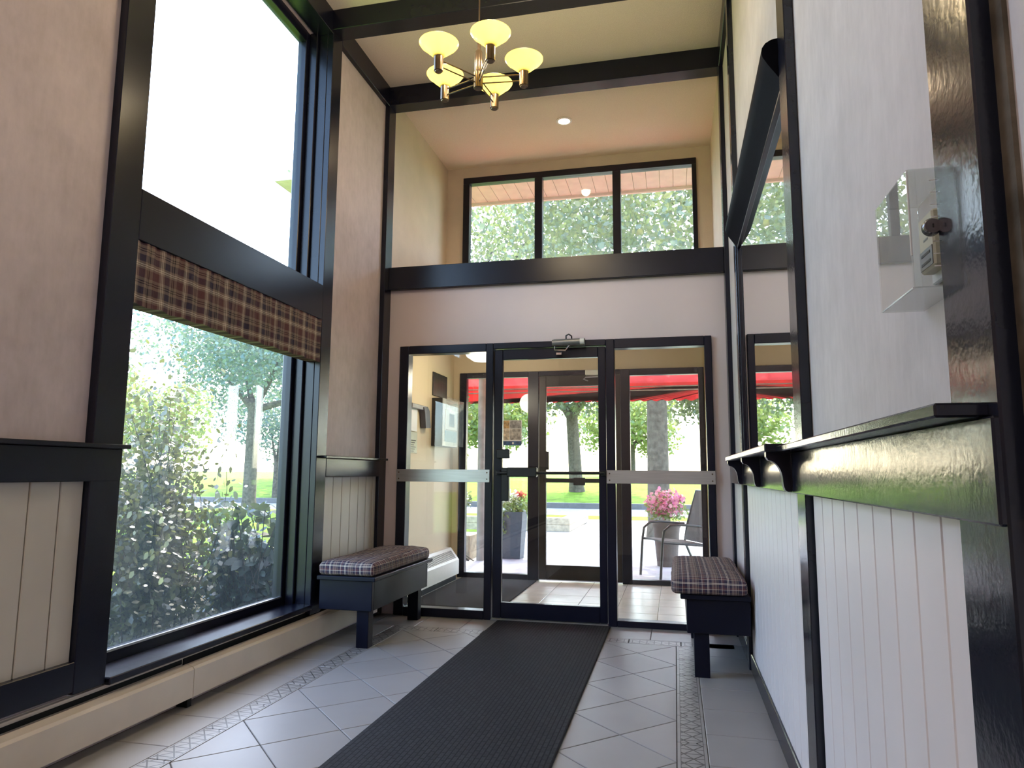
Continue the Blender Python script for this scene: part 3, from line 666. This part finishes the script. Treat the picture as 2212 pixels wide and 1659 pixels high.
M_CAN = simple('dark_canopy_paint', (0.006, 0.0065, 0.010), 0.5, spec=0.02)
cn = profile('mirror_canopy', cp, 'y', 2.482, 4.371, M_CAN, None, (0.38, 3.42, 2.5), True)
tag(cn, 'dark rounded canopy board above the mirror', 'canopy')
sh = empty('wall_shelf', (0.36, 3.42, 1.2), 'navy shelf on three curved brackets below the mirror', 'shelf')
box('shelf_board', 0.292, XR-0.001, 2.482, 4.374, 1.1865, 1.213, M_NAVY, sh, 0.004)
def corbel(y0, y1):
    pts = [(0.379, 1.186), (0.300, 1.186), (0.300, 1.170), (0.306, 1.160)]
    for i in range(9):
        a = PI/2*i/8; pts.append((0.308+0.044*math.sin(a)*1.0, 1.158-0.072*(1-math.cos(a))))
    pts += [(0.354, 1.07), (0.358, 1.058), (0.366, 1.054), (0.379, 1.054)]
    return profile('bracket', pts, 'y', y0, y1, M_NAVYD, sh)
for y in (2.535, 3.43, 4.30): corbel(y-0.02, y+0.02)

# --- thermostat and its guard
th = empty('thermostat', (0.408, 1.187, 1.43), 'beige wall thermostat inside the clear guard', 'thermostat')
M_BEIGE = simple('beige_plastic', (0.72, 0.66, 0.50), 0.45, var=0.01)
box('body', 0.393, XR-0.001, 1.156, 1.218, 1.430, 1.520, M_BEIGE, th, 0.003)
box('display_panel', 0.3915, 0.3932, 1.160, 1.214, 1.434, 1.464, M_ALUG, th)
for z in (1.442, 1.456): box('marking', 0.3908, 0.3916, 1.168, 1.206, z-0.002, z+0.002, M_BLACK, th)
box('marking', 0.3922, 0.3932, 1.178, 1.196, 1.478, 1.481, M_ALUG, th)
box('base_plate', 0.411, XR-0.0005, 1.148, 1.226, 1.415, 1.53, M_WHITE, th, 0.002)
tg = empty('thermostat_guard', (0.385, 1.21, 1.39), 'clear plastic locking guard box over the thermostat', 'guard')
gx0, gy0, gy1, gz0, gz1 = 0.352, 1.126, 1.296, 1.388, 1.573; t = 0.0025
box('front_face', gx0, gx0+t, gy0, gy1, gz0, gz1, M_ACRYL, tg, 0.001)
for nm, q in (('side_face', (gx0+t, XR-0.001, gy0, gy0+t, gz0, gz1)), ('side_face', (gx0+t, XR-0.001, gy1-t, gy1, gz0, gz1)), ('top_face', (gx0+t, XR-0.001, gy0+t, gy1-t, gz1-t, gz1)), ('bottom_face', (gx0+t, XR-0.001, gy0+t, gy1-t, gz0, gz0+t))):
    box(nm, *q, M_ACRYL, tg)
M_EDGE = simple('polished_acrylic_edge', (0.85, 0.87, 0.87), 0.1, 0.3, var=0.01)
tube('polished_edge', [(gx0+0.001, gy0+0.001, gz0+0.05), (gx0+0.001, gy0+0.001, gz1-0.004)], 0.0016, M_EDGE, tg, 6)
tube('polished_edge', [(gx0+0.001, gy0+0.003, gz0+0.001), (gx0+0.001, gy1-0.004, gz0+0.001)], 0.0014, M_EDGE, tg, 6)
for i in range(8):
    z = gz1-0.02-i*0.019; box('vent_slit', gx0+0.03, gx0+0.05, gy0-0.0004, gy0, z-0.0007, z+0.0007, M_WHITE, tg)
lk = lathe('lock', [(0.0, 0), (0.011, 0), (0.013, 0.003), (0.013, 0.012)], (0, 0, 0), simple('dark_chrome', (0.30, 0.30, 0.31), 0.15, 1.0, var=0.01), tg, 24)
lk.data.transform(Matrix.Translation(wloc(tg))); lk.data.transform(Matrix.Rotation(PI/2*-1, 4, 'X') )
lk.location = Vector((0.380, gy0-0.0125, 1.478))-wloc(tg)
box('keyhole', 0.379, 0.381, gy0-0.0132, gy0-0.0124, 1.475, 1.481, M_DARK, lk)

# --- chandelier
CX, CY = -0.968, 3.34
ch = empty('chandelier', (CX, CY, HC), 'five arm bronze chandelier with lit amber bowl shades', 'chandelier')
lathe('canopy', [(0.0, -0.035), (0.03, -0.033), (0.055, -0.012), (0.06, 0.0)], (CX, CY, HC), M_BRASSD, ch, 24)
tube('hanging_rod', [(CX, CY, HC-0.03), (CX, CY, 3.44)], 0.0042, M_BRASSD, ch, 8)
lathe('stem', [(0.0, 0.12), (0.0115, 0.12), (0.0115, 0.0), (0.0, 0.0)], (CX, CY, 3.325), M_BRASSD, ch, 20)
lathe('hub', [(0.0, 0.215), (0.016, 0.215), (0.0205, 0.205), (0.0205, 0.10), (0.019, 0.095), (0.0245, 0.09), (0.0245, 0.004), (0.020, 0.0), (0.0, 0.0)], (CX, CY, 3.118), M_BRASSD, ch, 24)
RA = 0.240
for i in range(5):
    a = math.radians(12+72*i); dx, dy = math.cos(a), math.sin(a); sx_, sy2 = CX+dx*RA, CY+dy*RA
    for z in (3.150, 3.185):
        tube('arm_rod', [(CX+dx*0.02, CY+dy*0.02, z), (sx_-dx*0.018, sy2-dy*0.018, z+0.012)], 0.0035, M_BRASSD, ch, 8)
    lathe('socket', [(0.0, 0.0), (0.017, 0.0), (0.019, 0.003), (0.019, 0.006), (0.0235, 0.007), (0.0235, 0.092), (0.0, 0.092)], (sx_, sy2, 3.128), M_BRASSD, ch, 24)
    prof = [(0.022, 0.0), (0.032, 0.008), (0.037, 0.017), (0.047, 0.022), (0.052, 0.031), (0.063, 0.036), (0.069, 0.046), (0.082, 0.055), (0.094, 0.064), (0.099, 0.073), (0.1015, 0.0755), (0.0985, 0.078)]
    s_ = lathe('lamp_shade', prof, (sx_, sy2, 3.210), M_SHADE, ch, 40)
    lathe('bulb', [(0.0, 0.0), (0.012, 0.002), (0.014, 0.012), (0.021, 0.028), (0.022, 0.040), (0.015, 0.053), (0.0, 0.058)], (sx_, sy2, 3.2205), M_BULB, s_, 20)
    il = bpy.data.lights.new('chandelier_bulb_glow', 'POINT'); il.energy = 2.0; il.color = (1.0, 0.84, 0.50); il.shadow_soft_size = 0.024
    io = bpy.data.objects.new('chandelier_bulb_glow', il); COL.objects.link(io); io.parent = ch; io.location = Vector((sx_, sy2, 3.252))-wloc(ch)
    pl = bpy.data.lights.new('chandelier_bulb_light', 'POINT'); pl.energy = 4.8; pl.color = (1.0, 0.80, 0.54); pl.shadow_soft_size = 0.03
    po = bpy.data.objects.new('chandelier_bulb_light', pl); COL.objects.link(po); po.parent = ch; po.location = Vector((sx_, sy2, 3.37))-wloc(ch)

# --- recessed downlight
dl = empty('downlight', (-0.935, 6.10, HC), 'small lit recessed downlight in the alcove ceiling', 'downlight')
lathe('trim_ring', [(0.052, -0.0005), (0.072, -0.0005), (0.074, -0.006), (0.056, -0.010), (0.052, -0.006)], (-0.935, 6.10, HC), M_WHITE, dl, 32)
lathe('lens', [(0.0, -0.007), (0.054, -0.005)], (-0.935, 6.10, HC), M_DOWN, dl, 32)
sp = bpy.data.lights.new('downlight_light', 'SPOT'); sp.energy = 24; sp.color = (1.0, 0.76, 0.50); sp.spot_size = math.radians(150); sp.spot_blend = 0.6; sp.shadow_soft_size = 0.05
spo = bpy.data.objects.new('downlight_light', sp); COL.objects.link(spo); spo.parent = dl; spo.location = (0, 0, -0.02)

# --- added lobby lamps, unseen, to brighten the hall; then the vestibule lamp
for i, (x, y) in enumerate(((-0.95, -0.6), (-0.95, -2.5))):
    o = empty('ceiling_lamp', (x, y, HC), ['square flush ceiling lamp over the lobby near the viewer', 'square flush ceiling lamp at the far lobby end behind the viewer'][i], 'lamp', 'lobby ceiling lamps')
    box('housing', x-0.33, x+0.33, y-0.33, y+0.33, HC-0.03, HC-0.0005, M_WHITE, o, 0.004); box('diffuser', x-0.30, x+0.30, y-0.30, y+0.30, HC-0.036, HC-0.0305, M_LOBBYFILL, o)
VLX, VLY = -1.75, 6.3
vlamp = empty('vestibule_lamp', (VLX, VLY, 2.42), 'round white flush lamp on the vestibule ceiling', 'lamp')
lathe('housing', [(0.19, 0.0), (0.19, -0.10), (0.183, -0.11)], (VLX, VLY, 2.42), M_WHITE, vlamp, 32)
lathe('diffuser', [(0.182, -0.109), (0.178, -0.16), (0.15, -0.225), (0.09, -0.265), (0.0, -0.28)], (VLX, VLY, 2.42), emis('lit_opal_glass', (1.0, 0.95, 0.88), 0.9), vlamp, 32)
vpl = bpy.data.lights.new('vestibule_lamp_light', 'POINT'); vpl.energy = 9; vpl.color = (1, 0.88, 0.68); vpl.shadow_soft_size = 0.12
vo = bpy.data.objects.new('vestibule_lamp_light', vpl); COL.objects.link(vo); vo.parent = vlamp; vo.location = (0, 0, -0.45)

# --- things on the vestibule wall
t_ = box('wall_plate', VX+0.001, VX+0.014, 6.68, 7.12, 1.885, 2.125, M_BLACK, None, 0.002, (VX, 6.9, 1.885)); tag(t_, 'flat black plate on the vestibule wall above the intercom', 'plate')
ic = empty('intercom', (-2.31, 6.72, 1.37), 'silver faced intercom panel in a black wall housing', 'intercom')
box('housing', VX+0.001, -2.268, 6.68, 7.17, 1.372, 1.858, M_BLACK, ic, 0.003)
M_FACE = simple('intercom_silver', (0.42, 0.42, 0.40), 0.4, 0.3)
box('faceplate', -2.2675, -2.260, 6.682, 7.168, 1.375, 1.855, M_FACE, ic, 0.002)
box('keypad_frame', -2.2598, -2.254, 6.75, 7.14, 1.543, 1.75, M_HEATERW, ic, 0.003)
box('screen', -2.2538, -2.251, 6.88, 7.03, 1.58, 1.71, M_BLACK, ic, 0.001)
box('card', -2.2598, -2.256, 6.75, 7.13, 1.42, 1.533, simple('pale_blue_card', (0.30, 0.48, 0.55), 0.5), ic, 0.001)
box('clear_shield', -2.235, -2.231, 6.70, 7.30, 1.38, 1.87, M_GLASS, ic)
nb = empty('notice_holder', (VX+0.02, 6.2, 1.5), 'dark clip lamp holding a white paper notice', 'notice holder')
box('clip_bar', VX+0.001, VX+0.05, 6.02, 6.40, 1.70, 1.742, M_ALUG, nb, 0.004); box('paper', VX+0.012, VX+0.015, 6.05, 6.24, 1.49, 1.70, M_WHITE, nb)
profile('lamp_head', [(6.30, 1.725), (6.40, 1.74), (6.46, 1.70), (6.50, 1.54), (6.36, 1.53), (6.33, 1.67)], 'x', VX+0.01, VX+0.06, simple('charcoal_plastic', (0.05, 0.05, 0.07), 0.45), nb)
np_ = empty('notice_plaque', (VX, 6.18, 1.28), 'pale green notice plaque below the paper notice', 'plaque')
box('plate', VX+0.001, VX+0.006, 6.06, 6.275, 1.285, 1.485, simple('pale_green_plate', (0.55, 0.57, 0.45), 0.5), np_, 0.002)
for i in range(6): box('text_line', VX+0.006, VX+0.0067, 6.09, 6.19+0.05*((i*7) % 3)/2, 1.30+i*0.02, 1.308+i*0.02, M_BLACK, np_)
# window poster on the outer sidelight
po_ = empty('window_poster', (-1.72, 7.392, 1.40), 'small picture poster with blue footer stuck on the outer sidelight', 'poster')
box('sheet', -1.86, -1.605, 7.391, 7.3955, 1.404, 1.676, M_WHITE, po_)
cells = [((-1.735, -1.610, 1.585, 1.672), (0.30, 0.28, 0.27)), ((-1.855, -1.740, 1.585, 1.672), (0.55, 0.33, 0.12)), ((-1.735, -1.610, 1.462, 1.580), (0.42, 0.38, 0.34)), ((-1.855, -1.740, 1.462, 1.580), (0.62, 0.50, 0.36)), ((-1.86, -1.605, 1.404, 1.450), (0.03, 0.10, 0.25))]
for i, (q, c) in enumerate(cells): box('picture' if i < 4 else 'footer', q[0], q[1], 7.3902, 7.391, q[2], q[3], simple('poster_print_%d' % i, c, 0.4, var=0.25, scale=30), po_)
tube('footer_dot', [(-1.70, 7.3896, 1.427), (-1.70, 7.3902, 1.427)], 0.012, M_WHITE, po_, 14)

# ================================================================= OUTSIDE
GZ = -0.03
st(box('ground_lawn', -60, 60, -30, 20.0, -0.4, GZ-0.04, M_GRASS), 'lawn around the building', 'lawn')
st(box('ground_patio', -3.2, 4.5, 7.53, 15.6, -0.3, GZ+0.02, M_CONC), 'pale concrete patio outside the entrance', 'patio')
st(box('path', -2.6, 2.6, 15.6, 17.6, -0.3, GZ+0.005, M_CONC), 'concrete path from patio to road', 'path')
st(box('road', -60, 60, 19.2, 24.0, -0.5, -0.08, M_ASPH), 'sunlit asphalt road', 'road')
st(box('kerb_far', -60, 60, 24.0, 24.25, -0.5, 0.10, M_KERB), 'far kerb of the road', 'kerb')
bm = bmesh.new(); extrude_profile(bm, [(24.25, -0.5), (24.25, 0.09), (31, 0.75), (80, 1.0), (80, -0.5)], 'x', -80, 80)
st(emit(bm, 'lawn_bank', M_GRASS), 'bright green lawn rising beyond the road', 'lawn')
st(box('ground_bed', -5.2, -2.6, 1.5, 7.0, -0.3, GZ, M_SOIL), 'soil bed below the picture window', 'ground')
# building outside: eave with pink soffit boards
ev = empty('roof', (-1, 7.5, 4.42), 'overhanging roof eave with pink soffit boards', 'roof', kind='structure')
box('deck', -4.5, 2.5, 7.0, 8.12, 4.475, 4.56, M_STUCCO, ev); box('fascia', -4.5, 2.5, 8.09, 8.13, 4.42, 4.62, M_SOFFIT, ev)
for i in range(30):
    x = -3.4+i*0.15; box('plank', x, x+0.146, 7.0, 8.09, 4.452, 4.474, M_SOFFIT, ev, 0.002)
st(box('wall_outside', -2.62, -2.571, -3.6, WY0, 0, 4.6, M_STUCCO), 'stucco outer face of the left wall', 'wall')
box_roof = st(box('roof_slab', -2.9, 1.0, -3.8, 7.0, 4.56, 4.75, M_STUCCO), 'flat roof slab over the hall', 'roof')

# awning
aw = empty('awning', (-1.0, 8.4, 2.2), 'red fabric awning with scalloped edge over the entrance', 'awning')
AX0, AX1, AY0, AY1 = -3.0, 0.9, 7.55, 9.35
bm = bmesh.new(); v = [bm.verts.new(p) for p in ((AX0, AY0, 2.95), (AX1, AY0, 2.95), (AX1, AY1, 2.30), (AX0, AY1, 2.30))]; bm.faces.new(v)
bmesh.ops.solidify(bm, geom=bm.faces[:], thickness=0.004); emit(bm, 'canopy_fabric', M_AWN, aw)
pts = [(AX0, 2.30), (AX1, 2.30)]; n = 26; w = (AX1-AX0)/n
for i in range(n):
    for j in range(0, 7):
        a = j/6; pts.append((AX1-w*(i+a), 2.085-0.03*math.sin(PI*a)))
bm = bmesh.new(); A = [bm.verts.new((p[0], AY1, p[1])) for p in pts]; bm.faces.new(A); bmesh.ops.triangulate(bm, faces=bm.faces[:])
bmesh.ops.solidify(bm, geom=bm.faces[:], thickness=0.004); emit(bm, 'scalloped_valance', M_AWN, aw)
for z in (2.20, 2.25): tube('frame_bar', [(AX0, AY1-0.03, z), (AX1, AY1-0.03, z)], 0.008, M_POST, aw, 8)
for x in (AX0, -1.0, AX1): tube('frame_bar', [(x, AY0, 2.93), (x, AY1-0.02, 2.28)], 0.014, M_POST, aw, 8)
po1 = tube('awning_post', [(-2.47, 8.9, GZ), (-2.47, 8.9, 2.4)], 0.05, M_POST, None, 14, (-2.47, 8.9, GZ)); tag(po1, 'weathered brown post holding the awning by the vines', 'post')

# leaf helpers for pots
def cluster(c, r, n, flat=1.0):
    p = np.random.normal(size=(n, 3)); p /= np.linalg.norm(p, axis=1)[:, None]; p *= (np.random.rand(n, 1)**0.4)
    return np.array(c)+p*np.array([r, r, r*flat])
def stuff(o): o['kind'] = 'stuff'; return o
# tall slate planter
pt = empty('tall_planter', (-2.1, 9.3, 0), 'tall tapered slate planter with trailing flowers by the awning post', 'planter')
bm = bmesh.new(); cxp, cyp = -2.13, 9.28
for (h0, z0_), (h1, z1_) in (((0.125, -0.01), (0.165, 0.58)), ((0.165, 0.58), (0.17, 0.60))):
    pass
R0 = [bm.verts.new((cxp+sx_*0.125, cyp+sy2*0.125, -0.01)) for sx_, sy2 in ((-1, -1), (1, -1), (1, 1), (-1, 1))]
R1 = [bm.verts.new((cxp+sx_*0.168, cyp+sy2*0.168, 0.60)) for sx_, sy2 in ((-1, -1), (1, -1), (1, 1), (-1, 1))]
R2 = [bm.verts.new((cxp+sx_*0.145, cyp+sy2*0.145, 0.60)) for sx_, sy2 in ((-1, -1), (1, -1), (1, 1), (-1, 1))]
R3 = [bm.verts.new((cxp+sx_*0.140, cyp+sy2*0.140, 0.55)) for sx_, sy2 in ((-1, -1), (1, -1), (1, 1), (-1, 1))]
for a, b in ((R0, R1), (R1, R2), (R2, R3)):
    for i in range(4): bm.faces.new((a[i], a[(i+1) % 4], b[(i+1) % 4], b[i]))
bm.faces.new(R0[::-1]); bm.faces.new(R3); emit(bm, 'pot', M_PLANTER, pt)
P = np.concatenate([cluster((cxp, cyp, 0.68), 0.22, 420, 0.6), np.column_stack([cxp-0.12+np.random.normal(0, .03, 70), cyp-0.17+np.random.normal(0, .02, 70), 0.60-np.random.rand(70)*0.3])])
stuff(raw_mesh('foliage', leaves(P, 0.055), 6, M_LIME, pt)); stuff(raw_mesh('white_blossom', leaves(cluster((cxp-0.05, cyp-0.02, 0.78), 0.17, 160, 0.6), 0.04, 0.9), 6, M_PETALW, pt)); stuff(raw_mesh('red_blossom', leaves(cluster((cxp+0.10, cyp, 0.82), 0.07, 60, 0.6), 0.04, 0.9), 6, M_PETALR, pt))
# low ledge with bucket
lg = box('low_wall', -3.4, -2.62, 8.90, 9.45, GZ, 0.30, M_TIMBER, None, 0.01, (-3.0, 9.05, GZ)); tag(lg, 'low pale timber ledge behind the awning post', 'ledge')
bk = empty('bucket_pot', (-2.86, 9.15, 0.30), 'galvanised bucket pot with a leafy plant on the timber ledge', 'pot')
lathe('pot', [(0.0, 0.001), (0.095, 0.001), (0.125, 0.30), (0.135, 0.31), (0.12, 0.31), (0.11, 0.27), (0.0, 0.27)], (-2.86, 9.15, 0.30), M_TINPOT, bk, 24)
stuff(raw_mesh('foliage', leaves(cluster((-2.86, 9.15, 0.74), 0.19, 380, 0.9), 0.05), 6, M_LEAFT, bk)); stuff(raw_mesh('white_blossom', leaves(cluster((-2.86, 9.13, 0.80), 0.17, 70, 0.7), 0.035, 0.9), 6, M_PETALW, bk))
# vine screen
vn = empty('climbing_vine', (-2.75, 8.80, -0.03), 'bare twisting vine stems with lime leaves beside the awning post', 'vine')
bm = bmesh.new(); VP = []
for i in range(13):
    x = -2.98+0.04*i+random.uniform(-.02, .02); y = 8.80+random.uniform(-.03, .03); path = []; z = -0.01
    while z < 2.12:
        path.append((x, y, z)); x += random.uniform(-.05, .05); y += random.uniform(-.02, .02); z += 0.11
        x = max(-3.05, min(-2.70, x))
        if z > 1.4: VP += [(x, y+0.04, z)]*4
    tube_bm(bm, path, 0.0065, 5)
emit(bm, 'stem', M_TWIG, vn, None, True)
VP = np.array(VP)+np.random.normal(0, .045, (len(VP), 3)); stuff(raw_mesh('foliage', leaves(VP, 0.07, 0.8), 6, M_LIME, vn))
# right flower pot
fpz = empty('flower_pot', (-0.12, 9.0, GZ+0.02), 'tapered clay pot of pink flowers behind the patio chair', 'pot')
lathe('pot', [(0.0, 0.001), (0.12, 0.001), (0.16, 0.46), (0.175, 0.48), (0.175, 0.53), (0.155, 0.53), (0.15, 0.48), (0.0, 0.47)], (-0.12, 9.0, GZ+0.02), M_TERRA, fpz, 28)
stuff(raw_mesh('foliage', leaves(cluster((-0.12, 9.0, 0.70), 0.26, 520, 0.75), 0.05), 6, M_LIME, fpz)); stuff(raw_mesh('pink_blossom', leaves(cluster((-0.12, 8.95, 0.76), 0.25, 520, 0.7), 0.045, 0.95), 6, M_PETALP, fpz))
# patio chair (faces left, turned towards the door)
pc = empty('patio_chair', (0.0, 8.05, GZ+0.02), 'dark metal sling patio chair outside the right sidelights', 'chair')
ca, sa = math.cos(math.radians(205)), math.sin(math.radians(205))
def C(f, s, z): return (0.02+ca*f-sa*s, 8.05+sa*f+ca*s, z-0.01)
for s in (-0.27, 0.27):
    tube('side_frame', [C(0.34, s, 0.0), C(0.31, s, 0.40), C(0.29, s, 0.52), C(0.22, s, 0.575), C(0.10, s, 0.585), C(-0.20, s, 0.56)], 0.014, M_CHAIRF, pc, 8)
    tube('back_leg', [C(-0.36, s, 0.0), C(-0.20, s, 0.36), C(-0.24, s, 0.56), C(-0.36, s, 0.93)], 0.014, M_CHAIRF, pc, 8)
    tube('seat_rail', [C(0.31, s, 0.40), C(-0.20, s, 0.36)], 0.012, M_CHAIRF, pc, 8)
tube('cross_bar', [C(-0.36, -0.27, 0.93), C(-0.36, 0.27, 0.93)], 0.012, M_CHAIRF, pc, 8)
def slab(name, a, b, th_, par):
    bm = bmesh.new(); q = [Vector(C(*p)) for p in (a[0], a[1], b[1], b[0])]; nrm = (q[1]-q[0]).cross(q[3]-q[0]).normalized()*th_
    A = [bm.verts.new(x) for x in q]; B = [bm.verts.new(x+nrm) for x in q]
    bm.faces.new(A[::-1]); bm.faces.new(B)
    for i in range(4): bm.faces.new((A[i], A[(i+1) % 4], B[(i+1) % 4], B[i]))
    bmesh.ops.recalc_face_normals(bm, faces=bm.faces[:]); return emit(bm, name, M_SLING, par)
slab('seat', ((0.31, -0.26, 0.405), (0.31, 0.26, 0.405)), ((-0.18, -0.26, 0.365), (-0.18, 0.26, 0.365)), 0.012, pc)
slab('backrest', ((-0.20, -0.26, 0.38), (-0.20, 0.26, 0.38)), ((-0.36, -0.26, 0.92), (-0.36, 0.26, 0.92)), 0.012, pc)
# timber bed edging by the path
be = empty('timber_edging', (-3.0, 14.2, 0), 'stacked timber edging of the flower bed beside the path', 'edging')
for z in (0.0, 0.13): box('timber', -4.6, -2.0, 13.6, 13.78, GZ+0.02+z, GZ+0.148+z, M_TIMBER, be, 0.006); box('timber', -2.18, -2.0, 13.78, 16.6, GZ+0.02+z, GZ+0.148+z, M_TIMBER, be, 0.006)

# --- bush outside the picture window
bu = empty('leafy_bush', (-3.5, 4.3, GZ), 'tall leafy bush close outside the picture window', 'bush')
bm = bmesh.new(); LP = []; LD = []
rb = random.Random(5)
for i in range(60):
    bx_, by_ = rb.gauss(-3.55, 0.14), rb.gauss(4.25, 0.28); a = rb.uniform(0, 2*PI); lean = rb.uniform(0.05, 0.55)
    H = rb.uniform(0.8, 1.75) if i > 6 else rb.uniform(1.75, 2.05); path = []; x, y = bx_, by_; wx, wy = rb.uniform(-.06, .06), rb.uniform(-.1, .1)
    for kx in range(10):
        t = kx/9; x2 = x+math.cos(a)*lean*t**1.3*0.75; y2 = y+math.sin(a)*lean*t**1.3*1.15; z2 = GZ+H*t
        x2 = min(x2, -2.78); x2 = min(x2+wx*math.sin(t*5+i), -2.78); y2 = min(4.80, y2+wy*math.sin(t*4+2*i)); path.append((x2, y2, z2))
        if t > 0.05:
            for q in range(24 if t < 0.75 else 14): LP.append((x2+rb.gauss(0, .085), y2+rb.gauss(0, .09), z2+rb.gauss(0, .07)))
    tube_bm(bm, path, [0.0055*(1-0.8*j/9) for j in range(10)], 5)
emit(bm, 'stem', M_TWIG, bu, None, True)
LP = np.array(LP); LP = LP[(LP[:, 0] < -2.72) & (LP[:, 1] < 4.82+0.12*np.clip(LP[:, 2]-0.9, 0, 2))]
# the leaves nearest the window are single parts, the rest one mass
order = np.argsort(LP[:, 0])[::-1]; near = LP[order[:260]]; rest = LP[order[260:]]
lm = []
for q in range(8):
    V = leaves([(0, 0, 0)], 0.05, 0.6)[0]; me = bpy.data.meshes.new('leaf'); me.from_pydata([tuple(v) for v in V], [], [(0, 1, 2, 3, 4, 5)]); me.materials.append(M_LEAF); lm.append(me)
for p in near:
    o = bpy.data.objects.new('leaf', lm[rb.randrange(8)]); COL.objects.link(o); o.parent = bu; o.location = Vector(p.tolist())-Vector(bu.location)
stuff(raw_mesh('foliage', leaves(rest, 0.046, 0.6), 6, M_LEAF, bu))
b2 = empty('broadleaf_shrub', (-3.2, 5.1, GZ), 'low bluish broad leaved shrub outside the picture window beside the bush', 'shrub')
bm = bmesh.new(); LP = []
for i in range(90):
    a = rb.uniform(0, 2*PI); x, y = -3.30+rb.gauss(0, .12), 5.25+rb.gauss(0, .30); H = rb.uniform(0.2, 0.85); path = []
    for kx in range(6):
        t = kx/5; x2 = min(-2.75, x+math.cos(a)*0.35*t); y2 = max(4.92, y+math.sin(a)*0.35*t); z2 = GZ+H*t; path.append((x2, y2, z2))
        if t > 0.15:
            for q in range(6): LP.append((x2+rb.gauss(0, .05), y2+rb.gauss(0, .05), z2+rb.gauss(0, .04)))
    tube_bm(bm, path, 0.0035, 5)
emit(bm, 'stem', M_TWIG, b2, None, True); LP = np.array(LP); LP = LP[LP[:, 1] > 4.92]; LP[:, 0] = np.minimum(LP[:, 0], -2.74); stuff(raw_mesh('foliage', leaves(LP, 0.10, 0.5), 6, M_LEAFB, b2))

# --- trees
def tree(x, y, z, h, r, crown_r, crown_z, n, lsize, mat, label, seed, blobs=9, fork=0.45, group='trees around the entrance', lean=0.0, spread=1.0):
    rr = random.Random(seed); np.random.seed(seed)
    t = empty('tree', (x, y, z), label, 'tree', group)
    bm = bmesh.new(); top = (x+lean, y, z+h*fork)
    tube_bm(bm, [(x, y, z-0.1), (x+lean*0.2, y, z+0.3), (x+lean*0.6, y, z+h*fork*0.6), top], [r*1.25, r, r*0.9, r*0.85], 12)
    emit(bm, 'trunk', M_BARK, t, None, True)
    cents = []
    for b in range(blobs):
        a = 2*PI*b/blobs+rr.uniform(-.3, .3); rad = crown_r*rr.uniform(0.35, 0.8)*spread; cz = z+crown_z+rr.uniform(-0.35, 0.5)*crown_r*0.9
        c = (x+lean+math.cos(a)*rad, y+math.sin(a)*rad, cz); cents.append(c)
        if b < 5:
            bm = bmesh.new(); mid = (top[0]*0.45+c[0]*0.55, top[1]*0.45+c[1]*0.55, top[2]*0.5+c[2]*0.5-0.1*h*0)
            tube_bm(bm, [(top[0], top[1], top[2]-0.2), mid, c], [r*0.6, r*0.35, r*0.1], 8); emit(bm, 'branch', M_BARK, t, None, True)
    P = np.concatenate([cluster(c, crown_r*rr.uniform(0.42, 0.62), n//blobs, 0.85) for c in cents])
    stuff(raw_mesh('foliage', leaves(P, lsize, 0.65), 6, mat, t)); return t
tree(-3.75, 27.5, 0.45, 9.0, 0.27, 3.6, 5.2, 14000, 0.16, M_LEAFT, 'forked street tree on the lawn seen through the door', 11, fork=0.33, lean=-0.2)
tree(-0.30, 13.0, GZ, 9.0, 0.20, 3.2, 5.8, 19000, 0.10, M_LEAFT, 'thick trunked tree beyond the flower pot', 12, fork=0.45)
tree(-6.0, 19.0, GZ, 11.0, 0.22, 4.0, 7.4, 15000, 0.12, M_LEAFT, 'tall leafy tree seen through the left pane of the high window', 13, fork=0.5)
tree(4.6, 20.0, GZ, 10.0, 0.22, 4.0, 6.0, 16000, 0.13, M_LEAFT, 'leafy tree seen through the high window at the right', 14, fork=0.35)
tree(1.1, 17.3, GZ, 4.5, 0.09, 1.7, 3.0, 7000, 0.10, M_LEAFT, 'small low crowned tree behind the thick trunk beyond the patio chair', 20, fork=0.4)
tree(-12.5, 19.0, GZ, 8.0, 0.20, 3.2, 4.6, 16000, 0.11, M_LEAFP, 'bluish tree with rough trunk seen through the picture window', 15, fork=0.4)
tree(-10.5, 12.2, GZ, 4.5, 0.10, 1.3, 2.2, 6000, 0.08, M_LIME, 'small lime green tree behind the bush outside the picture window', 16, fork=0.4)
tree(-17.0, 30.0, GZ, 9.0, 0.22, 4.5, 5.5, 9000, 0.22, M_LEAFP, 'distant bluish tree behind the picture window', 17, fork=0.4)
tree(-26.0, 24.0, GZ, 8.0, 0.22, 4.0, 4.0, 8000, 0.2, M_LEAFT, 'distant green tree at the near side of the picture window view', 21, fork=0.3)
tree(-15.0, 24.5, GZ, 5.0, 0.12, 2.4, 2.6, 7000, 0.11, M_LEAFP, 'low bluish tree behind the rough trunked tree outside the picture window', 23, fork=0.3)
tree(-12.5, 46.0, 0.8, 8.0, 0.2, 4.0, 4.3, 9000, 0.26, M_LIME, 'distant pale tree beyond the lawn left of the street tree', 18, fork=0.3)  # lighter leaf colour stands in for glare haze on the far trees
tree(-3.0, 52.0, 0.9, 8.0, 0.2, 4.0, 4.3, 9000, 0.26, M_LIME, 'distant pale tree beyond the lawn directly behind the street tree', 22, fork=0.3)
tree(6.5, 46.0, 0.8, 8.0, 0.2, 4.0, 4.3, 9000, 0.26, M_LIME, 'distant pale tree beyond the lawn right of the street tree', 19, fork=0.3)
